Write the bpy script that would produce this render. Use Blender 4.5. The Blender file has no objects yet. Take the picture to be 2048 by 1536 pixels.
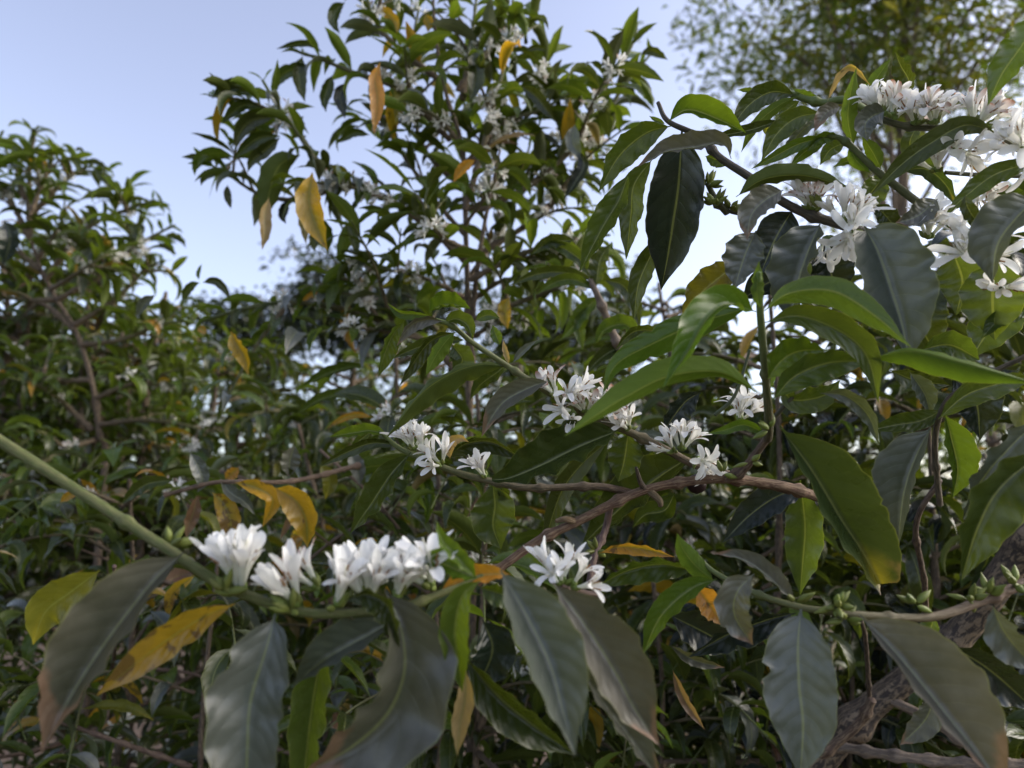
import bpy, math, random
import numpy as np
from mathutils import Vector

# ------------------------------------------------------------------ camera, sky, sun, exposure
scene = bpy.context.scene
FPX = 1450.0                      # focal length in pixels of a 2048 px wide picture
PITCH = math.radians(9.0)
CAM = Vector((0.0, 0.0, 1.30))
cam_data = bpy.data.cameras.new("camera")
cam = bpy.data.objects.new("camera", cam_data)
scene.collection.objects.link(cam)
cam.location = CAM
cam.rotation_euler = (math.pi / 2 + PITCH, 0, 0)
cam_data.sensor_width = 36.0
cam_data.lens = 36.0 * FPX / 2048.0
cam_data.clip_start = 0.02
cam_data.clip_end = 3000
cam_data.dof.use_dof = True
cam_data.dof.focus_distance = 0.52
cam_data.dof.aperture_fstop = 6.6
cam_data.dof.aperture_blades = 0
scene.camera = cam

SUN_EL, SUN_AZ = math.radians(30), math.radians(85)      # azimuth clockwise from +Y (straight ahead)
world = bpy.data.worlds.new("World")
scene.world = world
world.use_nodes = True
wn, wl = world.node_tree.nodes, world.node_tree.links
wn.clear()
w_out = wn.new("ShaderNodeOutputWorld")
w_bg = wn.new("ShaderNodeBackground")
w_sky = wn.new("ShaderNodeTexSky")
w_sky.sky_type = 'NISHITA'
w_sky.sun_disc = False
w_sky.sun_elevation = SUN_EL
w_sky.sun_rotation = SUN_AZ
w_sky.altitude = 1200
w_sky.air_density = 1.0
w_sky.dust_density = 6.5
w_sky.ozone_density = 2.0
w_hsv = wn.new("ShaderNodeHueSaturation")
w_hsv.inputs['Saturation'].default_value = 0.68
w_hsv.inputs['Hue'].default_value = 0.513
wl.new(w_sky.outputs[0], w_hsv.inputs['Color'])
wl.new(w_hsv.outputs[0], w_bg.inputs['Color'])
w_bg.inputs['Strength'].default_value = 0.15
wl.new(w_bg.outputs[0], w_out.inputs['Surface'])

sun_data = bpy.data.lights.new("sun", 'SUN')
sun_data.energy = 0.85
sun_data.angle = math.radians(60)
sun_data.color = (1.0, 0.88, 0.70)
sun = bpy.data.objects.new("sun", sun_data)
scene.collection.objects.link(sun)
sdir = Vector((math.sin(SUN_AZ) * math.cos(SUN_EL), math.cos(SUN_AZ) * math.cos(SUN_EL), math.sin(SUN_EL)))
sun.rotation_euler = (-sdir).to_track_quat('-Z', 'Y').to_euler()

scene.view_settings.view_transform = 'Standard'
scene.view_settings.look = 'None'
scene.view_settings.gamma = 1.0
scene.view_settings.exposure = 1.28
scene.view_settings.use_curve_mapping = False
scene.cycles.use_denoising = True
scene.cycles.max_bounces = 8
scene.cycles.diffuse_bounces = 4
scene.cycles.glossy_bounces = 3
scene.cycles.transmission_bounces = 6
scene.cycles.transparent_max_bounces = 4

# ------------------------------------------------------------------ layout helpers
R_ = np.array((1.0, 0.0, 0.0))
U_ = np.array((0.0, -math.sin(PITCH), math.cos(PITCH)))
F_ = np.array((0.0, math.cos(PITCH), math.sin(PITCH)))
C_ = np.array(CAM)


def at(x, y, d):
    """a point of the place: seen at pixel (x, y) of the 2048 x 1536 photograph, d metres away along the view"""
    return C_ + d * (R_ * ((x - 1024.0) / FPX) + U_ * ((768.0 - y) / FPX) + F_)


def px_of(p):
    v = np.asarray(p) - C_
    dd = float(np.dot(v, F_))
    return (1024 + FPX * float(np.dot(v, R_)) / dd, 768 - FPX * float(np.dot(v, U_)) / dd, dd)


def unit(v):
    v = np.asarray(v, float)
    n = np.linalg.norm(v, axis=-1, keepdims=True)
    return v / np.maximum(n, 1e-9)


def spline(P, n):
    """n points spread evenly along a Catmull-Rom curve through P"""
    P = np.asarray(P, float)
    if len(P) == 2:
        t = np.linspace(0, 1, n)[:, None]
        return P[0] * (1 - t) + P[1] * t
    Q = np.vstack([2 * P[0] - P[1], P, 2 * P[-1] - P[-2]])
    out = []
    for i in range(1, len(Q) - 2):
        p0, p1, p2, p3 = Q[i - 1], Q[i], Q[i + 1], Q[i + 2]
        t = np.linspace(0, 1, 12, endpoint=False)[:, None]
        out.append(0.5 * (2 * p1 + (p2 - p0) * t + (2 * p0 - 5 * p1 + 4 * p2 - p3) * t ** 2 + (3 * p1 - p0 - 3 * p2 + p3) * t ** 3))
    out.append(Q[-2][None])
    out = np.vstack(out)
    s = np.concatenate([[0], np.cumsum(np.linalg.norm(np.diff(out[:, :3], axis=0), axis=1))])
    tt = np.linspace(0, s[-1], n)
    return np.stack([np.interp(tt, s, out[:, k]) for k in range(out.shape[1])], 1)


class MB:
    """collects vertices, faces, uv and colours and links them as ONE mesh object"""
    def __init__(s):
        s.v, s.f, s.uv, s.col, s.misc, s.mi, s.n = [], [], [], [], [], [], 0

    def add(s, v, f, uv=None, col=(.1, .1, .1), misc=(0, 0, 0), mi=0):
        v = np.asarray(v, float)
        f = np.asarray(f, int)
        s.v.append(v)
        s.f.append(f + s.n)
        s.uv.append(np.zeros((len(v), 2)) if uv is None else uv)
        c = np.asarray(col, float)
        s.col.append(np.tile(c, (len(v), 1)) if c.ndim == 1 else c)
        m = np.asarray(misc, float)
        s.misc.append(np.tile(m, (len(v), 1)) if m.ndim == 1 else m)
        s.mi.append(np.full(len(f), mi))
        s.n += len(v)

    def mesh(s, name, mats):
        me = bpy.data.meshes.new(name)
        V = np.vstack(s.v)
        nv = len(V)
        polys = np.vstack([np.hstack([f, -np.ones((len(f), 4 - f.shape[1]), int)]) for f in s.f])
        cnt = (polys >= 0).sum(1)
        loops = polys[polys >= 0]
        me.vertices.add(nv)
        me.vertices.foreach_set("co", V.ravel())
        me.loops.add(len(loops))
        me.loops.foreach_set("vertex_index", loops)
        me.polygons.add(len(polys))
        st = np.concatenate([[0], np.cumsum(cnt)[:-1]])
        me.polygons.foreach_set("loop_start", st)
        me.polygons.foreach_set("loop_total", cnt)
        me.polygons.foreach_set("material_index", np.concatenate(s.mi))
        me.polygons.foreach_set("use_smooth", np.ones(len(polys), bool))
        uvl = me.uv_layers.new(name="UVMap")
        uvl.data.foreach_set("uv", np.vstack(s.uv)[loops].ravel())
        for nm, src in (("col", s.col), ("misc", s.misc)):
            a = me.attributes.new(nm, 'FLOAT_COLOR', 'POINT')
            c = np.hstack([np.vstack(src), np.ones((nv, 1))])
            a.data.foreach_set("color", c.ravel())
        for m in mats:
            me.materials.append(m)
        me.update(calc_edges=True)
        me.validate()
        return me

    def build(s, name, mats, parent=None):
        return link(name, s.mesh(name, mats), parent)


def link(name, me, parent=None, loc=None):
    o = bpy.data.objects.new(name, me)
    scene.collection.objects.link(o)
    if parent is not None:
        o.parent = parent
        o.matrix_parent_inverse = parent_inv(parent)
    return o


def parent_inv(p):
    """parts are built where they stand in the place; only a thing's Empty has a location of its own"""
    from mathutils import Matrix
    return Matrix.Translation(p.location).inverted() if p.parent is None else Matrix.Identity(4)


def thing(name, label, cat, loc, group=None):
    o = bpy.data.objects.new(name, None)
    scene.collection.objects.link(o)
    o.empty_display_size = 0.05
    o.location = Vector(loc)
    o["label"] = label
    o["category"] = cat
    if group:
        o["group"] = group
    return o


# ------------------------------------------------------------------ materials
def new_mat(name):
    m = bpy.data.materials.new(name)
    m.use_nodes = True
    nt = m.node_tree
    nt.nodes.clear()
    return m, nt


class NT:
    def __init__(s, nt):
        s.nt = nt

    def n(s, t, **kw):
        x = s.nt.nodes.new(t)
        for k, v in kw.items():
            setattr(x, k, v)
        return x

    def l(s, a, b):
        s.nt.links.new(a, b)

    def math(s, op, a, b=None, c=None, clamp=False):
        x = s.n("ShaderNodeMath", operation=op, use_clamp=clamp)
        for i, q in enumerate((a, b, c)):
            if q is None:
                continue
            if isinstance(q, (int, float)):
                x.inputs[i].default_value = q
            else:
                s.l(q, x.inputs[i])
        return x.outputs[0]

    def smooth(s, v, lo, hi, a=0.0, b=1.0):
        x = s.n("ShaderNodeMapRange", interpolation_type='SMOOTHSTEP')
        for i, q in enumerate((v, lo, hi, a, b)):
            if isinstance(q, (int, float)):
                x.inputs[i].default_value = q
            else:
                s.l(q, x.inputs[i])
        return x.outputs[0]

    def mix(s, f, a, b, mode='MIX'):
        x = s.n("ShaderNodeMix", data_type='RGBA', blend_type=mode)
        for q, i in ((f, 0), (a, 6), (b, 7)):
            if isinstance(q, (int, float)):
                x.inputs[i].default_value = q
            elif isinstance(q, tuple):
                x.inputs[i].default_value = (*q, 1.0)
            else:
                s.l(q, x.inputs[i])
        return x.outputs[2]

    def noise(s, scale, detail=3, rough=.55, vec=None, dist=0.0):
        x = s.n("ShaderNodeTexNoise")
        x.inputs['Scale'].default_value = scale
        x.inputs['Detail'].default_value = detail
        x.inputs['Roughness'].default_value = rough
        x.inputs['Distortion'].default_value = dist
        if vec is not None:
            s.l(vec, x.inputs['Vector'])
        return x.outputs['Fac']


def leaf_material(name, detailed=True, trans=0.34):
    m, nt = new_mat(name)
    k = NT(nt)
    out = k.n("ShaderNodeOutputMaterial")
    col = k.n("ShaderNodeAttribute", attribute_name="col").outputs['Color']
    misc = k.n("ShaderNodeAttribute", attribute_name="misc").outputs['Color']
    sep = k.n("ShaderNodeSeparateColor")
    k.l(misc, sep.inputs[0])
    brown, painted_sheen, yel = sep.outputs[0], sep.outputs[1], sep.outputs[2]
    geo = k.n("ShaderNodeNewGeometry")
    back = geo.outputs['Backfacing']
    obj = k.n("ShaderNodeTexCoord").outputs['Object']
    uvn = k.n("ShaderNodeUVMap", uv_map="UVMap")
    su = k.n("ShaderNodeSeparateXYZ")
    k.l(uvn.outputs[0], su.inputs[0])
    au = k.math('ABSOLUTE', k.math('SUBTRACT', k.math('MULTIPLY', su.outputs[0], 2.0), 1.0))
    v = su.outputs[1]
    n1 = k.noise(38, 3, .6, obj)
    n2 = k.noise(260, 3, .6, obj)
    n3 = k.noise(14, 2, .5, obj)
    base = k.mix(1.0, col, k.mix(n1, (.62, .66, .6), (1.38, 1.34, 1.4)), 'MULTIPLY')
    base = k.mix(1.0, base, k.mix(n2, (.84, .84, .84), (1.16, 1.16, 1.16)), 'MULTIPLY')
    # yellowing towards the tip and the margin
    yf = k.smooth(k.math('ADD', k.math('ADD', v, k.math('MULTIPLY', n1, .35)), k.math('SUBTRACT', k.math('MULTIPLY', yel, 1.0), k.math('MULTIPLY', k.math('SUBTRACT', au, .35), .28))), 1.2, 1.55)
    base = k.mix(k.math('MULTIPLY', yf, k.math('GREATER_THAN', yel, .02)), base, (.33, .27, .03))
    # ageing leaves: greener towards the veins, brown freckles and blotches
    sc_ = k.n("ShaderNodeSeparateColor")
    k.l(col, sc_.inputs[0])
    isy = k.math('GREATER_THAN', sc_.outputs[0], .25)
    base = k.mix(k.math('MULTIPLY', k.smooth(k.math('SUBTRACT', n3, k.math('MULTIPLY', au, .22)), .38, .62), k.math('MULTIPLY', isy, .55)), base, (.17, .165, .02))
    base = k.mix(k.math('MULTIPLY', k.smooth(k.noise(55, 4, .65, obj, .7), k.math('SUBTRACT', .66, k.math('MULTIPLY', brown, .26)), k.math('SUBTRACT', .71, k.math('MULTIPLY', brown, .26))), k.math('MULTIPLY', isy, .85)), base, (.085, .04, .018))
    # painted sky sheen in grey, warm ground reflection in brown, and small blemishes
    sheen_fac = k.math('MULTIPLY', painted_sheen, k.smooth(k.math('ADD', n1, k.math('MULTIPLY', n2, .35)), .35, .95, .45, 1.0))
    base = k.mix(sheen_fac, base, k.mix(k.math('MULTIPLY', brown, 2.4, clamp=True), (.140, .150, .140), (.170, .140, .120)))
    if detailed:
        # midrib and lateral veins
        mid = k.smooth(au, .02, .06, 1, 0)
        arch = k.math('SUBTRACT', k.math('MULTIPLY', v, 10.0), k.math('MULTIPLY', k.math('POWER', au, 1.5), 1.9))
        arch = k.math('ADD', arch, k.math('MULTIPLY', n3, .5))
        fr = k.math('ABSOLUTE', k.math('SUBTRACT', k.math('FRACT', arch), .5))
        vein = k.math('MULTIPLY', k.smooth(fr, .0, .05, 1, 0), k.smooth(au, .55, .95, 1, 0))
        base = k.mix(k.math('MULTIPLY', vein, .30), base, k.mix(1.0, base, (1.7, 1.75, 1.5), 'MULTIPLY'))
        base = k.mix(k.math('MULTIPLY', mid, .72), base, k.mix(.6, base, (.27, .29, .10)))
        edge = k.smooth(au, .955, .99)
        base = k.mix(k.math('MULTIPLY', edge, .45), base, k.mix(.6, col, (.32, .34, .11)))
    spots = k.smooth(k.noise(90, 4, .7, obj, 1.0), .70, .76)
    base = k.mix(k.math('MULTIPLY', spots, .55), base, (.10, .07, .03))
    bf = k.smooth(k.math('ADD', k.math('ADD', v, k.math('MULTIPLY', n1, .55)), k.math('MULTIPLY', au, .12)),
                  k.math('SUBTRACT', 1.42, k.math('MULTIPLY', brown, 1.2)), k.math('SUBTRACT', 1.52, k.math('MULTIPLY', brown, 1.2)))
    bf = k.math('MULTIPLY', bf, k.math('MULTIPLY', k.math('GREATER_THAN', brown, .01), k.math('SUBTRACT', 1.0, k.math('MULTIPLY', isy, .75))))
    base = k.mix(k.math('MULTIPLY', bf, .85), base, k.mix(n2, (.13, .07, .045), (.25, .16, .115)))
    under = k.mix(.45, k.mix(1.0, base, (1.25, 1.25, 1.0), 'MULTIPLY'), (.10, .125, .035))
    final = k.mix(back, base, under)
    p = k.n("ShaderNodeBsdfPrincipled")
    k.l(final, p.inputs['Base Color'])
    rough = k.math('ADD', k.math('MULTIPLY', n1, .16), k.math('ADD', .19, k.math('MULTIPLY', painted_sheen, .20)))
    rough = k.math('ADD', rough, k.math('MULTIPLY', back, .16), clamp=True)
    k.l(rough, p.inputs['Roughness'])
    k.l(k.math('SUBTRACT', k.math('ADD', .40, k.math('MULTIPLY', painted_sheen, .6)), k.math('MULTIPLY', back, .35)), p.inputs['Specular IOR Level'])
    if detailed:
        h = k.math('ADD', k.math('MULTIPLY', vein, -.5), k.math('ADD', k.math('MULTIPLY', n2, .35), k.math('MULTIPLY', k.smooth(fr, 0, .5), .8)))
        b = k.n("ShaderNodeBump")
        b.inputs['Strength'].default_value = .3
        b.inputs['Distance'].default_value = .0005
        k.l(h, b.inputs['Height'])
        k.l(b.outputs[0], p.inputs['Normal'])
    t = k.n("ShaderNodeBsdfTranslucent")
    k.l(k.mix(.25, k.mix(1.0, base, (2.3, 2.2, .75), 'MULTIPLY'), (.16, .20, .01)), t.inputs['Color'])
    mx = k.n("ShaderNodeMixShader")
    k.l(k.math('MULTIPLY', k.math('MULTIPLY', k.math('SUBTRACT', 1.0, painted_sheen), k.smooth(sc_.outputs[1], .022, .065, .30, 1.0)), trans), mx.inputs[0])
    k.l(p.outputs[0], mx.inputs[1])
    k.l(t.outputs[0], mx.inputs[2])
    k.l(mx.outputs[0], out.inputs['Surface'])
    return m


def petal_material():
    m, nt = new_mat("petal")
    k = NT(nt)
    out = k.n("ShaderNodeOutputMaterial")
    col = k.n("ShaderNodeAttribute", attribute_name="col").outputs['Color']
    obj = k.n("ShaderNodeTexCoord").outputs['Object']
    c = k.mix(1.0, col, k.mix(k.noise(220, 3, .6, obj), (.90, .89, .86), (1.02, 1.02, 1.02)), 'MULTIPLY')
    p = k.n("ShaderNodeBsdfPrincipled")
    k.l(c, p.inputs['Base Color'])
    p.inputs['Roughness'].default_value = .55
    p.inputs['Specular IOR Level'].default_value = .3
    t = k.n("ShaderNodeBsdfTranslucent")
    k.l(c, t.inputs['Color'])
    mx = k.n("ShaderNodeMixShader")
    mx.inputs[0].default_value = .38
    k.l(p.outputs[0], mx.inputs[1])
    k.l(t.outputs[0], mx.inputs[2])
    k.l(mx.outputs[0], out.inputs['Surface'])
    return m


def stem_material():
    m, nt = new_mat("stem")
    k = NT(nt)
    out = k.n("ShaderNodeOutputMaterial")
    col = k.n("ShaderNodeAttribute", attribute_name="col").outputs['Color']
    misc = k.n("ShaderNodeAttribute", attribute_name="misc").outputs['Color']
    sep = k.n("ShaderNodeSeparateColor")
    k.l(misc, sep.inputs[0])
    bark = sep.outputs[0]
    uv = k.n("ShaderNodeUVMap", uv_map="UVMap")
    mp = k.n("ShaderNodeMapping")
    mp.inputs['Scale'].default_value = (10, 6, 1)
    k.l(uv.outputs[0], mp.inputs[0])
    obj = k.n("ShaderNodeTexCoord").outputs['Object']
    streak = k.noise(1.6, 5, .65, mp.outputs[0], .4)
    n2 = k.noise(170, 4, .65, obj)
    n3 = k.noise(60, 5, .7, obj, .8)
    c = k.mix(1.0, col, k.mix(n2, (.55, .55, .55), (1.45, 1.45, 1.45)), 'MULTIPLY')
    ridge = k.smooth(streak, .44, .56)
    c = k.mix(k.math('MULTIPLY', k.math('MULTIPLY', ridge, bark), .75), c, k.mix(.6, col, (.34, .25, .16)))
    c = k.mix(k.math('MULTIPLY', k.smooth(n3, .52, .68), k.math('MULTIPLY', bark, .7)), c, k.mix(.5, col, (.035, .022, .018)))
    p = k.n("ShaderNodeBsdfPrincipled")
    k.l(c, p.inputs['Base Color'])
    k.l(k.math('ADD', .42, k.math('MULTIPLY', bark, .35)), p.inputs['Roughness'])
    p.inputs['Specular IOR Level'].default_value = .3
    b = k.n("ShaderNodeBump")
    b.inputs['Distance'].default_value = .003
    k.l(k.math('ADD', .12, k.math('MULTIPLY', bark, .7)), b.inputs['Strength'])
    k.l(k.math('ADD', streak, k.math('MULTIPLY', n2, .5)), b.inputs['Height'])
    k.l(b.outputs[0], p.inputs['Normal'])
    k.l(p.outputs[0], out.inputs['Surface'])
    return m


def ground_material():
    m, nt = new_mat("red_soil_and_litter")
    k = NT(nt)
    out = k.n("ShaderNodeOutputMaterial")
    obj = k.n("ShaderNodeTexCoord").outputs['Object']
    n1 = k.noise(1.3, 6, .6, obj)
    n2 = k.noise(30, 5, .7, obj, .6)
    c = k.mix(n1, (.06, .038, .027), (.14, .092, .064))
    c = k.mix(k.smooth(n2, .5, .62), c, (.11, .075, .042))
    c = k.mix(k.smooth(k.noise(.09, 3, .5, obj), .5, .6), c, (.12, .14, .05))
    p = k.n("ShaderNodeBsdfPrincipled")
    k.l(c, p.inputs['Base Color'])
    p.inputs['Roughness'].default_value = .95
    b = k.n("ShaderNodeBump")
    b.inputs['Distance'].default_value = .03
    b.inputs['Strength'].default_value = .7
    k.l(n2, b.inputs['Height'])
    k.l(b.outputs[0], p.inputs['Normal'])
    k.l(p.outputs[0], out.inputs['Surface'])
    return m


LEAF = leaf_material("leaf")
LEAF_FAR = leaf_material("leaf_far", False, .5)
PETAL = petal_material()
STEM = stem_material()
SOIL = ground_material()
FLOWER_MATS = [PETAL, STEM]

# ------------------------------------------------------------------ leaf builder
PS = np.array([0, .035, .06, .10, .17, .25, .34, .43, .52, .62, .72, .81, .88, .93, .97, 1.0])
PW = np.array([.035, .045, .09, .27, .56, .80, .95, 1.0, .985, .91, .75, .53, .31, .165, .075, .012])


def leaf_surface(P, S, N, W, aL, aR, rng, top=1, nu=6, wave=.05, bumps=True, blunt=0.0, curl=.25, fat=0.0):
    """vertices, faces and uv of one blade: spine P, side S, normal N (towards the viewer or up), half width W,
    angles of the two halves from S towards the upper side"""
    n = len(P)
    t = np.linspace(0, 1, n)
    w = np.interp(t, PS, PW)
    if blunt:
        w = np.interp(t, PS, PW ** (1 - blunt * np.clip((PS - .4) / .6, 0, 1)))
    if fat:                                # broad rounded base
        w = np.where(t < .43, np.where(t < .05, w, np.clip(w, 0.03, 1) ** (1 - fat)), w)
    w = w * W * (1 + .02 * np.sin(t * 41 + rng.random() * 6))
    us = np.linspace(-1, 1, 2 * nu + 1)
    us = np.sign(us) * np.abs(us) ** .85
    bite = {-1: np.ones(n), 1: np.ones(n)}
    if nu >= 4:
        for sd in (-1, 1):
            if rng.random() < .38:          # an old nibble at the margin
                t0, dp, wd = rng.uniform(.22, .9), rng.uniform(.06, .26), rng.uniform(.014, .035)
                bite[sd] = 1 - dp * np.exp(-((t - t0) / wd) ** 4)
            bite[sd] = bite[sd] * (1 + .022 * np.sin(t * rng.uniform(22, 34) + rng.random() * 6) + .012 * np.sin(t * 83 + rng.random() * 6))
    ph1, ph2 = rng.random() * 6.28, rng.random() * 6.28
    V = np.zeros((n, len(us), 3))
    UV = np.zeros((n, len(us), 2))
    L = np.sum(np.linalg.norm(np.diff(P, axis=0), axis=1))
    for j, u in enumerate(us):
        a = aL if u < 0 else aR
        au = abs(u)
        ang = a + curl * (au - .5) * .9
        side = (S * math.cos(ang) * np.sign(u) + N * top * math.sin(ang)) if u != 0 else S * 0
        nn = (N * top * math.cos(ang) - S * math.sin(ang) * np.sign(u))
        off = side * (w * au * bite[-1 if u < 0 else 1])[:, None]
        ph = ph1 if u < 0 else ph2
        h = wave * w * au ** 1.6 * np.sin(t * 2 * math.pi * 4.6 + ph) + .35 * wave * w * au ** 2 * np.sin(t * 2 * math.pi * 9.7 + ph * 2)
        if bumps:
            h = h + .004 * w * np.sin(math.pi * min(1, au)) * np.cos(2 * math.pi * (t * 10 - 1.9 * au ** 1.5))
            h = h + .05 * w * min(1.0, au * 6)
        V[:, j] = P + off + nn * h[:, None]
        UV[:, j, 0] = u * .5 + .5
        UV[:, j, 1] = t
    m = len(us)
    i, j = np.meshgrid(np.arange(n - 1), np.arange(m - 1), indexing='ij')
    a = (i * m + j).ravel()
    if top > 0:
        F = np.stack([a, a + 1, a + m + 1, a + m], 1)
    else:
        F = np.stack([a, a + m, a + m + 1, a + 1], 1)
    return V.reshape(-1, 3), F, UV.reshape(-1, 2)


COLS = {   # base colour of the upper side, then brown, sheen painted into the colour, yellowing
    'm': ((.030, .043, .007), 0, .03, 0), 'k': ((.010, .017, .015), 0, .03, 0), 'y': ((.060, .102, .013), 0, 0, 0),
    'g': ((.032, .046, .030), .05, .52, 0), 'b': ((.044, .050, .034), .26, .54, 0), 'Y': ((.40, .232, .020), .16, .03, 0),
    'O': ((.36, .175, .022), .2, .05, 0), 'B': ((.42, .24, .02), .6, .05, 0), 'D': ((.36, .24, .10), .15, .25, 0),
    'T': ((.022, .042, .011), .14, .08, .26), 'u': ((.042, .064, .012), 0, .02, 0), 'V': ((.14, .13, .015), .02, .02, .3),
    'l': ((.056, .088, .012), 0, .03, 0), 'P': ((.095, .112, .052), 0, .05, 0), 'R': ((.12, .055, .03), .6, .2, 0),
}


def jit(c, rng, a=.18):
    f = 1 + rng.uniform(-a, a)
    return tuple(max(.004, x * f * (1 + rng.uniform(-.06, .06))) for x in c)


def seen_leaf(mb, kind, pts, d, wl, wr, rng, under=False, ridge=False, nseg=30, nu=6, wave=None, blunt=0, curl=.25, fat=.22):
    """one blade traced from the photograph in space: midrib pts (x, y[, depth]), visible half widths in px"""
    P = []
    for q in pts:
        dd = q[2] if len(q) > 2 else None
        P.append([q[0], q[1], dd])
    # depths in between
    idx = [i for i, q in enumerate(P) if q[2] is not None]
    if not idx:
        for q in P:
            q[2] = d
    else:
        xs = [i for i in idx]
        ys = [P[i][2] for i in idx]
        for i, q in enumerate(P):
            if q[2] is None:
                q[2] = float(np.interp(i, xs, ys))
    W3 = np.array([at(*q) for q in P])
    W3 = spline(W3, nseg)
    T = unit(np.gradient(W3, axis=0))
    V = unit(C_ - W3)
    S = unit(np.cross(T, V))
    N = unit(np.cross(S, T))
    dm = float(np.mean([q[2] for q in P]))
    Wp = max(abs(wl), abs(wr)) * 1.05
    top = -1 if under else 1
    sg = -1 if ridge else 1
    aL = sg * math.acos(max(-1, min(1, wl / Wp)))
    aR = sg * math.acos(max(-1, min(1, wr / Wp)))
    c, br, sheen_amt, ye = COLS[kind]
    c = jit(c, rng)
    v, f, uv = leaf_surface(W3, S, N, Wp * dm / FPX, aL, aR, rng, top, nu, (.05 + .08 * rng.random()) if wave is None else wave, True, blunt, curl, fat)
    mb.add(v, f, uv, c, (br * (.7 + .6 * rng.random()), min(1, sheen_amt * (.7 + .6 * rng.random())), ye))


def grown_leaf(mb, p0, dirv, L, rng, kind='m', droop=1.2, nseg=12, nu=3, wide=.150, twist=0.9, wave=.10, lift=0.25):
    """one blade grown from a node: leaves along dirv and bends down by its weight"""
    d = unit(dirv)
    up = np.array((0, 0, 1.0))
    S0 = np.cross(d, up)
    if np.linalg.norm(S0) < .15:
        S0 = np.array((rng.uniform(-1, 1), rng.uniform(-1, 1), 0))
    S0 = unit(S0)
    h = unit(np.cross(up, S0))          # horizontal heading
    el = math.atan2(d[2], float(np.dot(d, h))) + lift
    t = np.linspace(0, 1, nseg)
    e = el - droop * t ** 1.15
    step = L / (nseg - 1)
    seg = np.cos(e)[:, None] * h + np.sin(e)[:, None] * up
    tw0 = rng.uniform(-1, 1)
    P = np.vstack([[p0], p0 + np.cumsum(seg[:-1] * step, axis=0)])
    P = P + S0 * (t ** 2 * L * rng.uniform(-.12, .12))[:, None]
    T = unit(np.gradient(P, axis=0))
    N = unit(np.cross(S0[None], T))
    tw = twist * tw0 * (.4 + t)
    S = S0[None] * np.cos(tw)[:, None] + N * np.sin(tw)[:, None]
    N = unit(np.cross(S, T))
    c, br, sheen_amt, ye = COLS[kind]
    fold = rng.uniform(.05, .6)
    v, f, uv = leaf_surface(P, S, N, L * wide * rng.uniform(.85, 1.12), fold, fold + rng.uniform(-.15, .15), rng, 1, nu, wave, nseg > 10, 0, rng.uniform(-.3, .9))
    mb.add(v, f, uv, jit(c, rng, .35), (br * rng.random(), sheen_amt * (.5 + rng.random()), ye))


# ------------------------------------------------------------------ stems
GREEN, BROWN, GREY, PURPLE = (.10, .135, .035), (.115, .070, .050), (.15, .12, .10), (.05, .03, .03)


def tube(mb, P, r, col=BROWN, bark=1.0, sides=10, n=None, knots=0.0, seed=0, mi=0, cap=True):
    """round stem through P with radius r (number or list); knots swells it at nodes"""
    rng = random.Random(seed)
    P = np.asarray(P, float)
    n = n or max(4, 10 * (len(P) - 1))
    rad = np.full(len(P), r) if np.isscalar(r) else np.asarray(r, float)
    cc = np.tile(np.asarray(col, float), (len(P), 1)) if np.asarray(col).ndim == 1 else np.asarray(col, float)
    bb = np.full(len(P), bark) if np.isscalar(bark) else np.asarray(bark, float)
    Q = spline(np.hstack([P, rad[:, None], cc, bb[:, None]]), n)
    X, rr, cc, bb = Q[:, :3], Q[:, 3], Q[:, 4:7], Q[:, 7]
    T = unit(np.gradient(X, axis=0))
    ref = np.array((.3, .2, 1.0))
    A = [unit(np.cross(T[0], ref))]
    for i in range(1, n):
        a = A[-1] - T[i] * np.dot(A[-1], T[i])
        A.append(unit(a))
    A = np.array(A)
    B = np.cross(T, A)
    s = np.concatenate([[0], np.cumsum(np.linalg.norm(np.diff(X, axis=0), axis=1))])
    if knots:
        k = np.zeros(n)
        q = rng.uniform(0, knots)
        while q < s[-1]:
            k += .55 * np.exp(-((s - q) / (rr * 1.1)) ** 2)
            q += knots * rng.uniform(.7, 1.3)
        rr = rr * (1 + k)
    th = np.linspace(0, 2 * math.pi, sides, endpoint=False)
    lump = 1 + .07 * np.sin(3 * th[None] + s[:, None] / max(rr.mean(), 1e-4) * .35) * bb[:, None]
    V = X[:, None] + (A[:, None] * np.cos(th)[None, :, None] + B[:, None] * np.sin(th)[None, :, None]) * (rr[:, None] * lump)[..., None]
    i, j = np.meshgrid(np.arange(n - 1), np.arange(sides), indexing='ij')
    j2 = (j + 1) % sides
    F = np.stack([i * sides + j, i * sides + j2, (i + 1) * sides + j2, (i + 1) * sides + j], -1).reshape(-1, 4)
    uv = np.stack([np.broadcast_to(th / 6.283, (n, sides)), np.broadcast_to((s * 10)[:, None], (n, sides))], -1).reshape(-1, 2)
    V = V.reshape(-1, 3)
    colv = np.repeat(cc, sides, 0)
    misc = np.zeros((len(V), 3))
    misc[:, 0] = np.repeat(bb, sides)
    mb.add(V, F, uv, colv, misc, mi)
    if cap:
        for e, c in ((0, X[0] - T[0] * rr[0] * .6), (n - 1, X[-1] + T[-1] * rr[-1] * .8)):
            ring = V[e * sides:(e + 1) * sides]
            vv = np.vstack([ring, c])
            a = np.arange(sides)
            b = (a + 1) % sides
            f = np.stack([a, b, np.full(sides, sides)], 1) if e else np.stack([b, a, np.full(sides, sides)], 1)
            mb.add(vv, f, None, cc[e], (bb[e], 0, 0), mi)


def blob(mb, p, axis, L, r, col, mi=0, sides=7, bark=.1):
    axis = unit(axis)
    t = np.array([0, .12, .35, .6, .82, 1.0])
    rr = np.array([.35, .75, 1.0, .85, .45, .06]) * r
    P = np.asarray(p)[None] + axis[None] * (t * L)[:, None]
    tube(mb, P, rr, col, bark, sides, 6, 0, 0, mi, True)


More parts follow.
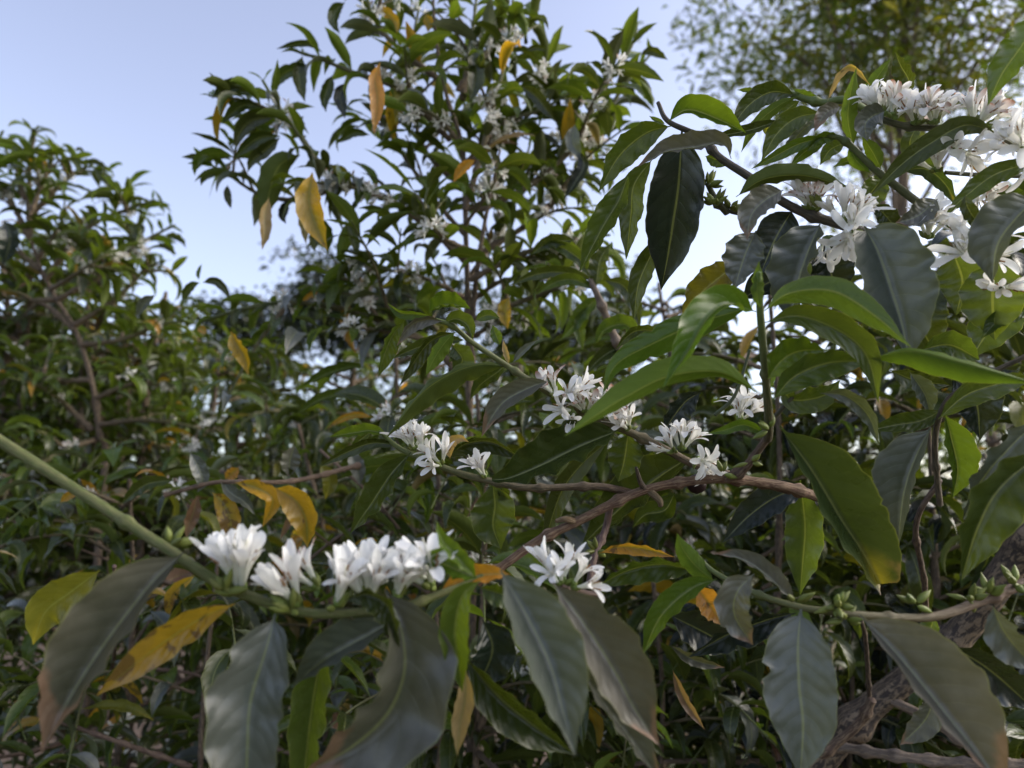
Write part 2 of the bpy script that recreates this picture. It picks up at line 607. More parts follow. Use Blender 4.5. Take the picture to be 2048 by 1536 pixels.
# ------------------------------------------------------------------ flowers
def petal(mb, ang, L, W, open0, open1, rng, col, base, mi=0, nl=6, nw=2):
    """one petal leaving the tube at `base` (z), bending from open0 to open1 away from the axis"""
    t = np.linspace(0, 1, nl + 1)
    a = open0 + (open1 - open0) * np.clip(t * 1.5, 0, 1)
    st = L / nl
    x = np.concatenate([[0], np.cumsum(np.sin(a[:-1]) * st)]) + .0016
    z = np.concatenate([[0], np.cumsum(np.cos(a[:-1]) * st)]) + base
    w = W * .5 * np.interp(t, [0, .2, .5, .75, .92, 1], [.45, .68, .95, 1, .74, .34])
    us = np.linspace(-1, 1, 2 * nw + 1)
    tw = rng.uniform(-.35, .35)
    V = np.zeros((nl + 1, len(us), 3))
    for j, u in enumerate(us):
        cup = -.30 * w * u * u
        tx, tz = np.sin(a), np.cos(a)
        nx, nz = np.cos(a), -np.sin(a)
        yy = w * u * np.cos(tw * t)
        hh = cup + w * u * np.sin(tw * t)
        V[:, j, 0] = x + nx * hh
        V[:, j, 2] = z + nz * hh
        V[:, j, 1] = yy
    c, s_ = math.cos(ang), math.sin(ang)
    X = V[..., 0] * c - V[..., 1] * s_
    Y = V[..., 0] * s_ + V[..., 1] * c
    V = np.stack([X, Y, V[..., 2]], -1).reshape(-1, 3)
    m = len(us)
    i, j = np.meshgrid(np.arange(nl), np.arange(m - 1), indexing='ij')
    q = (i * m + j).ravel()
    F = np.stack([q, q + 1, q + m + 1, q + m], 1)
    tt = np.repeat(t, m)[:, None]
    white = np.array((.90, .89, .86))
    cc = np.array(col)[None] * np.ones((len(V), 1)) if np.ndim(col) == 1 else col
    cc = white * (1 - tt ** 2) + cc * tt ** 2 if col is not None else cc
    mb.add(V, F, None, cc, (0, 0, 0), mi)


def flower_mesh(kind, seed, fine=True):
    """white star flower, axis +Z, standing on its calyx at the origin"""
    rng = random.Random(seed)
    mb = MB()
    tl = .0085 + rng.uniform(-.001, .0025)
    nl, nw = (7, 2) if fine else (4, 1)
    sd = 8 if fine else 5
    blob(mb, (0, 0, -.0012), (0, 0, 1), .0042, .0019, (.13, .19, .04), 1, sd)
    W, Bw = (.86, .86, .86), (.30, .12, .05)
    tip = {'wilt': Bw}.get(kind, (.90, .90, .89))
    if kind == 'bud':
        tube(mb, [(0, 0, .002), (0.0004, 0, .008), (.0008, 0, .013), (.0008, .0003, .018), (.0006, .0003, .021)],
             [.0011, .0012, .0024, .0026, .0006], (.84, .85, .80), 0, sd, 10, 0, 0, 0)
        return mb.mesh("flower", FLOWER_MATS)
    tube(mb, [(0, 0, .002), (0, 0, tl * .6), (0, 0, tl + .001)], [.0011, .0013, .0021], (.82, .84, .76), 0, sd, 6, 0, 0, 0, False)
    o0, o1 = {'cup': (.2, .42), 'half': (.3, .75), 'star': (.5, 1.3), 'reflex': (.6, 1.7), 'wilt': (.3, 1.1)}[kind]
    a0 = rng.random() * 6.28
    for k in range(5):
        petal(mb, a0 + k * 2 * math.pi / 5 + rng.uniform(-.15, .15), 0.0155 * rng.uniform(.85, 1.12), .0049 * rng.uniform(.9, 1.1),
              o0 + rng.uniform(-.1, .1), o1 + rng.uniform(-.5, .6), rng, tip if rng.random() < .75 or kind != 'wilt' else (.84, .84, .83), tl, 0, nl, nw)
    for k in range(5 if fine else 3):
        a = a0 + (k + .5) * 2 * math.pi / 5
        e = rng.uniform(.15, .5)
        d = np.array((math.cos(a) * math.sin(e), math.sin(a) * math.sin(e), math.cos(e)))
        b = np.array((math.cos(a) * .0016, math.sin(a) * .0016, tl))
        l = rng.uniform(.006, .009)
        sc = (.80, .78, .68) if kind != 'wilt' and rng.random() < .6 else (.36, .20, .09)
        tube(mb, [b, b + d * l * .55, b + d * l + np.array((0, 0, -.001))], [.00028, .0003, .0002], (.82, .82, .76), 0, 4, 5, 0, 0, 0)
        tube(mb, [b + d * l * .5, b + d * l * 1.05], [.0005, .0004], sc, 0, 5, 3, 0, 0, 0)
    tube(mb, [(0, 0, tl), (.0003, 0, tl + .008), (.001, 0, tl + .0115)], [.0003, .0003, .0004], (.8, .8, .7), 0, 4, 5, 0, 0, 0)
    return mb.mesh("flower", FLOWER_MATS)


FL = {k: [flower_mesh(k, i * 7 + j) for j in range(4)] for i, k in enumerate(('cup', 'half', 'star', 'reflex', 'wilt', 'bud'))}


def put(o, p, axis, roll, scale, root):
    q = Vector(axis).to_track_quat('Z', 'Y')
    from mathutils import Quaternion
    q = q @ Quaternion((0, 0, 1), roll)
    o.rotation_mode = 'QUATERNION'
    o.rotation_quaternion = q
    o.location = Vector(p)
    o.scale = (scale,) * 3


def flower_cluster(root, x, y, d, dirs, mix, seed, scale=.95, buds=3, label=None, r=0.004):
    """part: the knot of green calyces and buds at one node, its flowers one by one as sub-parts.
    dirs: list of (dx, dy, dz) in picture right, picture up, towards the viewer"""
    rng = random.Random(seed)
    c = at(x, y, d)
    mb = MB()
    ax = [unit(R_ * a + U_ * b - F_ * z) for a, b, z in dirs]
    mean = unit(sum(ax))
    for i in range(buds):
        v = unit(mean + np.array([rng.uniform(-.9, .9) for _ in range(3)]))
        blob(mb, c + v * r * .5, v, rng.uniform(.005, .009) * scale, .0016 * scale, jit((.13, .16, .032), rng), 0, 7)
    for v in ax:
        blob(mb, c + v * r * .2, v, .005 * scale, .0015 * scale, jit((.12, .17, .04), rng), 0, 6)
    part = mb.build("flower_cluster", [STEM], root)
    if label:
        part["label"] = label
    for v in ax:
        kind = rng.choice(mix)
        o = link("flower", rng.choice(FL[kind]), part)
        put(o, c + v * (r * .6 + .001), v, rng.random() * 6.28, scale * rng.uniform(.9, 1.12), root)
    return part


def fan(n, cx, cy, cz, spread, seed):
    """n directions spread around (cx, cy, cz)"""
    rng = random.Random(seed * 31 + 5)
    m = np.array((cx, cy, cz), float)
    m = m / np.linalg.norm(m)
    out = []
    for i in range(n):
        for _ in range(20):
            v = m + spread * np.array([rng.uniform(-1, 1) for _ in range(3)])
            v = v / np.linalg.norm(v)
            if all(np.dot(v, o) < math.cos(.42) for o in out):
                break
        out.append(v)
    return [tuple(v) for v in out]


# ------------------------------------------------------------------ one traced branch
def branch(label, stems, leaves, clusters=(), berries=(), buds=(), seed=0, name="coffee_branch", cat="branch", group=None, part="stem"):
    """stems: (pts, radius px list or number, colours, bark); leaves: (kind+flags, depth, pts, wl, wr)"""
    rng = random.Random(seed)
    p0 = stems[0][0][0]
    root = thing(name, label, cat, at(*p0), group)
    for i, (pts, rad, col, bark, kn) in enumerate(stems):
        mb = MB()
        P = [at(*q) for q in pts]
        rr = [rad] * len(pts) if np.isscalar(rad) else list(np.interp(np.linspace(0, 1, len(pts)), np.linspace(0, 1, len(rad)), rad))
        rr = [a * q[2] / FPX for a, q in zip(rr, pts)]
        cc = np.array([np.array(col[0]) * (1 - t) + np.array(col[-1]) * t for t in np.linspace(0, 1, len(pts))]) if isinstance(col, list) else np.array(col)
        bb = np.linspace(bark[0], bark[1], len(pts)) if isinstance(bark, tuple) else bark
        tube(mb, P, rr, cc, bb, 12, 14 * (len(pts) - 1), kn, seed + i)
        mb.build(part if i == 0 else "twig", [STEM], root)
    for lf in leaves:
        kf, d, pts, wl_, wr_ = lf[:5]
        kw = lf[5] if len(lf) > 5 else {}
        mb = MB()
        seen_leaf(mb, kf[0], pts, d, wl_, wr_, rng, 'u' in kf[1:], 'r' in kf[1:], **kw)
        o = mb.build("leaf", [LEAF], root)
        lab = {'Y': "yellow leaf", 'O': "orange yellow leaf", 'B': "yellow leaf with brown patches", 'D': "dry tan leaf", 'T': "green leaf yellowing at the tip",
               'y': "glossy bright green young leaf", 'R': "withered brown leaf", 'b': "grey green leaf browning at the edge"}.get(kf[0])
        if lab:
            o["label"] = lab
    for i, cl in enumerate(clusters):
        x, y, d, dirs, mix = cl[:5]
        kw = cl[5] if len(cl) > 5 else {}
        flower_cluster(root, x, y, d, dirs, mix, seed * 100 + i, **kw)
    for x, y, d, r in berries:
        mb = MB()
        rr = r * d / FPX
        P = at(x, y, d)
        t = np.linspace(0, math.pi, 8)
        tube(mb, [P + np.array((0, 0, -math.cos(q) * rr)) for q in t], [max(.0002, math.sin(q) * rr) for q in t], (.022, .009, .012), 0, 12, 12, 0, 0, 0)
        mb.build("coffee_cherry", [STEM], root)
    for x, y, d, n in buds:
        mb = MB()
        P = at(x, y, d)
        for k in range(n):
            v = unit(np.array([rng.uniform(-1, 1), rng.uniform(-1, .3), rng.uniform(-.3, 1.2)]))
            blob(mb, P + v * .002, v, rng.uniform(.006, .011), rng.uniform(.0015, .0022), jit((.13, .155, .03), rng), 0, 7)
        mb.build("bud_cluster", [STEM], root)
    return root

# ================================================================== THE SETTING
mb = MB()
gx = np.concatenate([-np.geomspace(900, 1, 26), np.linspace(-.8, .8, 5), np.geomspace(1, 900, 26)])
gy = np.concatenate([-np.geomspace(300, 1, 20), np.linspace(-.8, .8, 5), np.geomspace(1, 1500, 34)])
GX, GY = np.meshgrid(gx, gy, indexing='ij')
GZ = .05 * np.sin(GX * 1.3) * np.cos(GY * .9) - .012 * np.clip(GY - 6, 0, 60)
V = np.stack([GX, GY, GZ], -1).reshape(-1, 3)
m_ = len(gy)
i_, j_ = np.meshgrid(np.arange(len(gx) - 1), np.arange(m_ - 1), indexing='ij')
q_ = (i_ * m_ + j_).ravel()
mb.add(V, np.stack([q_, q_ + m_, q_ + m_ + 1, q_ + 1], 1))
ground = mb.build("ground", [SOIL])
ground["kind"] = "structure"


def far_tree(label, x, y, d, rx, ry, n, seed, leaf=.09, narrow=.13, col='m', trunk_px=None, limbs=(), dens=26, name="tree"):
    """tree beyond the coffee: tapered trunk to the ground, limbs, and a crown of separate small leaves in clumps;
    crown centred where (x, y) is seen at d metres, half sizes rx, ry in px"""
    rng = random.Random(seed)
    c = at(x, y, d)
    sx, sz = rx * d / FPX, ry * d / FPX
    base = at(trunk_px or x, y, d)
    base = np.array((base[0], base[1], -.012 * max(0, base[1] - 6) - .1))
    root = thing(name, label, "tree", base)
    mb = MB()
    r0 = .011 * (c[2] + sz)
    tube(mb, [base, base * .6 + c * .4 + np.array((.03, 0, 0)) * d * .3, c, c + np.array((0, 0, sz * .7))], [r0, r0 * .75, r0 * .5, r0 * .1], (.09, .07, .055), 1, 12, 30, 0, seed)
    mb.build("trunk", [STEM], root)
    tips = []
    for k in range(26):
        a = rng.random() * 6.28
        st = base + (c - base) * rng.uniform(.55, 1.0)
        e = c + np.array((math.cos(a) * sx, math.sin(a) * sx * .8, rng.uniform(-.8, .9) * sz)) * rng.uniform(.6, .95)
        m1 = st * .5 + e * .5 + np.array((0, 0, sz * .12))
        mb = MB()
        tube(mb, [st, m1, e], [r0 * .32, r0 * .2, r0 * .06], (.09, .07, .055), 1, 7, 14, 0, seed + k)
        mb.build("limb", [STEM], root)
        tips.append((st, m1, e))
    mb = MB()
    cent = []
    for k in range(n // dens):
        st, m1, e = tips[rng.randrange(len(tips))]
        f = rng.uniform(.25, 1.08)
        p = (st * (1 - f) + e * f) + np.array([rng.gauss(0, .14) * sx, rng.gauss(0, .14) * sx, rng.gauss(0, .14) * sz])
        cent.append(p)
    for p in cent:
        cd = unit(np.array([rng.uniform(-1, 1), rng.uniform(-1, 1), rng.uniform(-.5, .5)]))
        kk = rng.choice('VPPlmP' if rng.random() < .4 else 'lPP') if col == 'V' else col
        ln = leaf * 3.2 * (dens / 26) ** .4
        for i in range(dens):
            q = p + cd * rng.uniform(-1, 1) * ln + np.array([rng.gauss(0, .22), rng.gauss(0, .22), rng.gauss(0, .2)]) * ln
            dv = unit(cd * .6 + np.array([rng.uniform(-1, 1), rng.uniform(-1, 1), rng.uniform(-.9, .35)]))
            L = leaf * rng.uniform(.7, 1.3)
            side = unit(np.cross(dv, np.array([rng.uniform(-1, 1), rng.uniform(-1, 1), rng.uniform(-.2, 1)]))) * L * narrow
            cc = jit(COLS[kk][0], rng, .35)
            mid = q + dv * L * .45 + np.array((0, 0, .06 * L))
            vv = np.array([q, mid + side, q + dv * L + np.array((0, 0, -.15 * L)), mid - side])
            mb.add(vv, np.array([[0, 1, 2, 3]]), np.array([[.5, 0], [1, .5], [.5, 1], [0, .5]]), cc, (0, 0, 0))
    mb.build("crown", [LEAF_FAR], root)
    return root


far_tree("tall airy tree with fine yellowish green leaves rising over the flowering branches", 1810, -10, 7.0, 430, 200, 12000, 3, .135, .115, 'V', 1660, dens=60)
far_tree("dark blurred tree far behind, between the two tall coffee bushes", 740, 570, 15, 190, 95, 9000, 8, .15, .25, 'k', 730, dens=18)
far_tree("low dark tree far behind the yellow hanging leaf, its top seen over the arching branch", 520, 640, 17, 110, 80, 4000, 9, .16, .25, 'k', dens=18)
far_tree("olive green tree far behind the slender grey twig in the middle", 1130, 650, 12, 170, 110, 7000, 10, .13, .25, 'm', dens=18)
far_tree("round pale green tree far behind the dark hanging leaf", 1320, 760, 14, 150, 90, 5000, 11, .14, .25, 'l', dens=18)
far_tree("spreading green tree far behind the left coffee bush", 120, 760, 12, 260, 130, 9000, 12, .13, .25, 'l', dens=18)
far_tree("grey green tree far behind the large grey leaf", 1960, 640, 13, 150, 130, 5000, 13, .14, .25, 'm', dens=18)


# ================================================================== coffee bushes behind
def coffee_bush(label, stems, arms, seed, d_leaf=1.0, leaf_l=(.075, .11), node=.036, flower_p=.35, yellow_p=.05, each=100, seen=(), group=None, sub=1, nseg=9, nu=2, kinds='mmmmlgu', wide=.15):
    """stems, arms: lists of (pts (x, y, d), radius px). Leaves in opposite pairs along the arms; the `each` leaves that show largest are parts of
    their own, the rest one mesh. seen: leaves traced one by one."""
    rng = random.Random(seed)
    P0 = np.array([at(*q) for q in stems[0][0]])
    foot = np.array((P0[0][0], P0[0][1], 0.0))
    root = thing("coffee_bush", label, "bush", foot, group)
    for i, (pts, rad) in enumerate(stems):
        P = [at(*q) for q in pts]
        if i == 0:
            P = [foot] + P
            pts = [pts[0]] + list(pts)
        r = [rad * q[2] / FPX * f for q, f in zip(pts, np.linspace(1.15, .35, len(pts)))]
        mb = MB()
        tube(mb, P, r, (.085, .064, .05), 1, 10, None, .06, seed + i)
        mb.build("trunk" if i == 0 else "stem", [STEM], root)
    jobs = []
    clusters = []
    more = []
    for pts, rad in arms:
        P = spline(np.array([at(*q) for q in pts]), 20)
        Ltot = np.sum(np.linalg.norm(np.diff(P, axis=0), axis=1))
        for k in range(sub):
            j = rng.randrange(4, 17)
            T = unit(P[j + 1] - P[j - 1])
            o = unit(np.array([rng.uniform(-1, 1), rng.uniform(-1, 1), rng.uniform(-.3, .7)]))
            o = unit(o - T * np.dot(o, T) * .6 + T * .5)
            l = min(.30, Ltot * rng.uniform(.25, .5))
            a = [P[j], P[j] + o * l * .5 + np.array((0, 0, .03 * l)), P[j] + o * l + np.array((0, 0, -.10 * l))]
            if min(np.dot(q - C_, F_) for q in a) > .6:
                more.append(([px_of(q) for q in a], rad * .6))
    for i, (pts, rad) in enumerate(list(arms) + more):
        P = np.array([at(*q) for q in pts])
        dm = np.mean([q[2] for q in pts])
        Q = spline(P, 40)
        s = np.concatenate([[0], np.cumsum(np.linalg.norm(np.diff(Q, axis=0), axis=1))])
        mb = MB()
        tube(mb, P, np.linspace(rad, rad * .4, len(P)) * dm / FPX, np.linspace(0, 1, len(P))[:, None] * np.array(GREEN) * .8 + (1 - np.linspace(0, 1, len(P)))[:, None] * np.array((.10, .07, .05)),
             np.linspace(.9, .1, len(P)), 7, 30, node, seed + i)
        mb.build("branch", [STEM], root)
        q = node * rng.uniform(.8, 2.2)
        k = 0
        while q < s[-1] + .001:
            p = np.array([np.interp(q, s, Q[:, a]) for a in range(3)])
            f = q / s[-1]
            T = unit(np.array([np.interp(min(q + .01, s[-1]), s, Q[:, a]) for a in range(3)]) - np.array([np.interp(max(q - .01, 0), s, Q[:, a]) for a in range(3)]))
            sd = unit(np.cross(T, np.array((0, 0, 1.0))))
            if abs(T[2]) > .85:
                a = k * 1.57 + rng.random()
                sd = np.array((math.cos(a), math.sin(a), 0))
            elif k % 2:
                sd = unit(sd * .75 + np.cross(sd, T) * .6)
            keep = .62 + .38 * min(1, f * 1.6)
            for g in (-1, 1):
                if rng.random() < keep:
                    L = rng.uniform(*leaf_l) * (1.0 if f < .8 else 1.0 - 2.6 * (f - .8))
                    if f > .93:
                        L = leaf_l[0] * rng.uniform(.4, .7)
                    dv = unit(sd * g * rng.uniform(.7, 1.1) + T * rng.uniform(.25, .8) + np.array((0, 0, rng.uniform(-.15, .35))))
                    kd = rng.choice(kinds)
                    if f > .9:
                        kd = rng.choice('ly')
                    elif rng.random() < yellow_p * (1.5 - f):
                        kd = rng.choice('YOVVBRD')
                    jobs.append((p, dv, L, kd, rng.uniform(.4, 2.6) if f < .9 else rng.uniform(.2, 1.1)))
            if rng.random() < flower_p and .12 < f < .92:
                clusters.append((p, T))
            q += node * rng.uniform(.75, 1.3)
            k += 1
    # size in the picture, for choosing those that become parts of their own
    def share(j):
        p = j[0] + unit(j[1]) * j[2] * .5
        v = p - C_
        dd = float(np.dot(v, F_))
        if dd < .05:
            return 0
        px, py = 1024 + FPX * np.dot(v, R_) / dd, 768 - FPX * np.dot(v, U_) / dd
        return j[2] / dd if -60 < px < 2108 and -60 < py < 1596 else 0
    jobs.sort(key=share, reverse=True)
    n_own = max(0, each - len(seen))
    for kf, d, pts, wl_, wr_ in seen:
        mb = MB()
        seen_leaf(mb, kf[0], pts, d, wl_, wr_, rng, 'u' in kf[1:], 'r' in kf[1:], nseg=18, nu=4)
        mb.build("leaf", [LEAF], root)
    for j in jobs[:n_own]:
        mb = MB()
        grown_leaf(mb, j[0], j[1], j[2], rng, j[3], j[4], 14, 4, wide)
        mb.build("leaf", [LEAF], root)
    if jobs[n_own:]:
        mb = MB()
        for j in jobs[n_own:]:
            grown_leaf(mb, j[0], j[1], j[2], rng, j[3], j[4], nseg, nu, wide)
        o = mb.build("foliage", [LEAF], root)
        o["kind"] = "stuff"
    for i, (p, T) in enumerate(clusters[:100]):
        o = link("flower_cluster", rng.choice(CLUSTERS), root)
        v = unit(np.array((rng.uniform(-.4, .4), rng.uniform(-.6, .2), rng.uniform(.3, 1))))
        o.rotation_mode = 'QUATERNION'
        o.rotation_quaternion = Vector(v).to_track_quat('Z', 'Y')
        o.location = Vector(p)
        s_ = rng.uniform(.62, .9)
        o.scale = (s_,) * 3
    return root


def cluster_mesh(seed):
    rng = random.Random(seed)
    mb = MB()
    src = [flower_mesh(k, seed * 9 + i, False) for i, k in enumerate(('half', 'star', 'wilt', 'half', 'reflex', 'bud', 'cup', 'wilt', 'star'))]
    for me in src:
        n = len(me.vertices)
        co = np.zeros(n * 3)
        me.vertices.foreach_get("co", co)
        co = co.reshape(-1, 3)
        col = np.zeros(n * 4)
        me.attributes["col"].data.foreach_get("color", col)
        col = col.reshape(-1, 4)[:, :3]
        ax = unit(np.array((rng.uniform(-1, 1), rng.uniform(-1, 1), rng.uniform(-.5, 1))))
        qm = np.array(Vector(ax).to_track_quat('Z', 'Y').to_matrix())
        v = co @ qm.T + ax * .003 + np.array((rng.uniform(-.006, .006),) * 1 + (rng.uniform(-.006, .006), 0))
        for mi in (0, 1):
            f4 = [tuple(p.vertices) for p in me.polygons if p.material_index == mi and len(p.vertices) == 4]
            f3 = [tuple(p.vertices) for p in me.polygons if p.material_index == mi and len(p.vertices) == 3]
            if f4 or f3:
                for ff in (f4, f3):
                    if ff:
                        mb.add(v, np.array(ff), None, col, (0, 0, 0), mi)
    for me in src:
        bpy.data.meshes.remove(me)
    return mb.mesh("flower_cluster", FLOWER_MATS)


CLUSTERS = [cluster_mesh(40 + i) for i in range(5)]

# --- the tall bush in the middle
D = 1.12
mid_arms = [
    ([(930, 520, D), (840, 440, D), (760, 390, D), (690, 365, D - .03), (640, 330, D - .05), (600, 270, D - .05), (560, 220, D - .05), (525, 160, D - .05)], 7),
    ([(690, 365, D - .03), (600, 398, D), (520, 388, D), (450, 345, D), (405, 322, D)], 5),
    ([(900, 280, D + .02), (800, 180, D), (720, 150, D), (640, 118, D), (585, 100, D)], 6),
    ([(880, 160, D), (790, 90, D), (745, 30, D), (725, -40, D)], 6),
    ([(925, 200, D + .05), (940, 100, D + .05), (955, -20, D + .05)], 6),
    ([(930, 420, D - .05), (965, 300, D - .06), (990, 200, D - .06), (1015, 100, D - .06), (1030, -40, D - .06)], 6),
    ([(960, 420, D), (1060, 370, D), (1150, 290, D), (1200, 190, D), (1262, 95, D), (1275, 45, D)], 6),
    ([(940, 520, D + .05), (1080, 430, D + .05), (1170, 320, D + .05), (1230, 200, D + .05), (1300, 110, D + .06)], 6),
    ([(940, 560, D - .06), (1040, 510, D - .08), (1130, 480, D - .1), (1220, 470, D - .1)], 6),
    ([(930, 760, D), (860, 690, D), (760, 640, D), (660, 612, D), (560, 606, D), (470, 622, D), (400, 645, D)], 7),
    ([(760, 640, D), (690, 560, D), (620, 580, D - .04)], 4),
    ([(940, 640, D - .05), (1050, 600, D - .12), (1150, 560, D - .2), (1190, 520, D - .22)], 6),
    ([(930, 470, D + .04), (870, 400, D + .04), (800, 300, D + .04), (760, 235, D + .04), (735, 190, D + .04)], 5),
    ([(935, 600, D + .05), (860, 560, D), (780, 540, D - .04), (690, 520, D - .06)], 5),
    ([(930, 380, D + .08), (850, 300, D + .1), (820, 180, D + .1), (830, 60, D + .1), (850, -40, D + .1)], 5),
    ([(940, 330, D + .1), (1020, 260, D + .12), (1080, 170, D + .12), (1105, 90, D + .12)], 5),
    ([(935, 680, D), (1010, 640, D - .02), (1080, 650, D - .05)], 5),
    ([(930, 720, D + .1), (860, 640, D + .1), (830, 560, D + .1)], 5),
    ([(935, 500, D - .1), (880, 470, D - .14), (850, 420, D - .16), (860, 360, D - .16)], 5),
    ([(945, 600, D), (1010, 560, D), (1090, 560, D + .03), (1160, 590, D + .03)], 5), ([(930, 330, D), (1000, 250, D + .02), (1080, 220, D + .02), (1150, 180, D + .02)], 5), ([(935, 420, D + .06), (1020, 380, D + .08), (1110, 350, D + .1), (1190, 370, D + .1)], 5),
    ([(930, 300, D - .03), (880, 240, D - .05), (840, 220, D - .06), (800, 240, D - .06)], 5), ([(915, 180, D), (960, 120, D), (1010, 60, D + .03), (1030, 20, D + .03)], 5), ([(930, 450, D - .06), (980, 380, D - .1), (1010, 330, D - .1)], 4),
    ([(935, 560, D + .1), (1010, 450, D + .12), (1040, 360, D + .12), (1060, 290, D + .12)], 5),
]
mid_seen = [
    ('Y', D - .2, [(625, 345), (618, 400), (632, 450), (655, 500)], 26, 30), ('D', D - .16, [(538, 395), (530, 430), (530, 465), (524, 500)], 14, 12),
    ('mu', D - .08, [(600, 310), (560, 330), (540, 380), (530, 440)], 26, 30), ('m', D - .06, [(500, 165), (470, 170), (445, 180), (424, 197)], 14, 16),
    ('m', D - .06, [(520, 185), (490, 185), (460, 180), (430, 196)], 8, 10), ('m', D - .06, [(525, 215), (490, 210), (465, 225), (442, 248)], 12, 14),
    ('m', D - .06, [(550, 235), (505, 240), (480, 265), (470, 302)], 16, 16), ('m', D - .06, [(560, 272), (520, 275), (490, 295), (468, 318)], 14, 14),
    ('m', D - .06, [(560, 275), (530, 300), (505, 320), (495, 345)], 14, 14), ('m', D, [(428, 335), (415, 320), (395, 313), (362, 314)], 8, 7),
    ('m', D, [(440, 345), (415, 350), (405, 360), (402, 372)], 8, 8), ('m', D, [(455, 370), (455, 390), (462, 418)], 8, 8),
    ('m', D, [(620, 130), (580, 140), (555, 160), (542, 190)], 14, 14), ('m', D, [(605, 112), (598, 140), (600, 170), (610, 205)], 16, 14),
    ('m', D, [(665, 150), (655, 175), (648, 200), (652, 225)], 14, 12), ('k', D, [(690, 165), (680, 190), (685, 215), (690, 238)], 13, 14),
    ('m', D, [(645, 105), (620, 90), (590, 90), (552, 98)], 6, 9), ('u', D, [(740, 270), (710, 265), (690, 275), (670, 288)], 9, 9),
    ('m', D, [(690, 5), (672, 20), (668, 45), (680, 68)], 12, 14), ('Y', D, [(745, 20), (770, 25), (790, 45), (792, 72)], 12, 10),
    ('O', D - .15, [(760, 125), (750, 160), (755, 200), (748, 268)], 16, 16), ('V', D, [(795, 160), (800, 190), (797, 220), (790, 250)], 15, 14),
    ('Y', D, [(850, 30), (858, 45), (856, 65)], 10, 12), ('O', D - .2, [(950, 320), (935, 330), (920, 345), (906, 365)], 10, 13),
    ('R', D, [(940, 300), (975, 285), (1010, 282), (1040, 290)], 9, 7), ('Y', D - .2, [(1018, 595), (1010, 615), (1012, 640), (1016, 658)], 14, 16),
    ('Y', D - .2, [(462, 662), (475, 690), (490, 715), (497, 750)], 12, 20), ('m', D - .05, [(400, 565), (385, 570), (372, 585), (365, 605)], 9, 9),
    ('m', D - .05, [(405, 565), (430, 562), (450, 580), (460, 600)], 9, 9), ('l', D, [(398, 560), (396, 548), (400, 535), (404, 528)], 4, 4),
    ('m', D, [(1265, 60), (1240, 70), (1220, 75)], 6, 6), ('m', D, [(1270, 45), (1268, 35), (1265, 28)], 6, 6), ('m', D, [(1280, 110), (1300, 100), (1320, 108), (1336, 120)], 9, 11),
    ('lu', D + .05, [(1255, 160), (1280, 165), (1300, 190), (1308, 218)], 9, 16), ('m', D, [(1050, 60), (1052, 90), (1050, 50)], 4, 4),
    ('lu', D - .08, [(1000, 10), (1030, 20), (1050, 45), (1052, 78)], 9, 18), ('m', D - .06, [(1050, 100), (1075, 95), (1097, 102)], 6, 6),
    ('m', D - .06, [(1040, 170), (1070, 190), (1090, 215), (1112, 245)], 14, 14), ('g', D - .1, [(1150, 250), (1145, 280), (1155, 305), (1160, 320)], 16, 16),
    ('k', D - .1, [(1155, 300), (1168, 330), (1150, 365), (1128, 398)], 12, 16), ('m', D - .1, [(940, 205), (952, 150), (948, 110), (940, 80)], 18, 20),
    ('D', D - .03, [(615, 395), (605, 430), (608, 460), (612, 490)], 12, 10), ('V', D - .05, [(660, 330), (685, 345), (695, 370), (690, 395)], 12, 14),
    ('m', D - .05, [(610, 300), (630, 320), (660, 345), (695, 390)], 10, 12), ('k', D, [(575, 400), (565, 430), (572, 448)], 10, 10),
    ('lu', D - .05, [(700, 440), (690, 480), (680, 505), (672, 520)], 16, 15), ('m', D - .05, [(640, 440), (632, 470), (628, 490), (630, 505)], 13, 14),
    ('m', D - .05, [(690, 440), (705, 470), (712, 500), (715, 520)], 12, 10), ('O', D, [(660, 570), (640, 580), (615, 595), (595, 620)], 5, 6),
    ('O', D, [(700, 600), (690, 640), (700, 680), (712, 708)], 10, 12), ('V', D, [(870, 640), (890, 655), (870, 670)], 8, 10),
    ('O', D - .05, [(395, 655), (405, 660), (412, 668)], 8, 8), ('g', D - .05, [(310, 590), (290, 605), (280, 620), (274, 635)], 10, 12),
    ('u', D - .06, [(735, 735), (700, 735), (650, 750), (600, 775)], 8, 16), ('u', D - .06, [(735, 800), (690, 790), (640, 800), (590, 830)], 8, 16),
    ('O', D - .06, [(745, 835), (715, 830), (685, 838), (652, 858)], 7, 8),
]
coffee_bush("tall flowering coffee bush in the middle with a big yellow leaf hanging against the sky",
            [([(945, 1150, D), (940, 900, D), (938, 700, D), (932, 480, D), (925, 300, D), (890, 180, D), (870, 60, D), (865, -40, D)], 7),
             ([(938, 700, D), (960, 500, D - .05), (1000, 300, D - .05)], 6)],
            mid_arms, 21, leaf_l=(.055, .098), node=.025, sub=3, wide=.132, flower_p=.18, yellow_p=.035, each=100, seen=mid_seen, kinds='mmlllllgu')

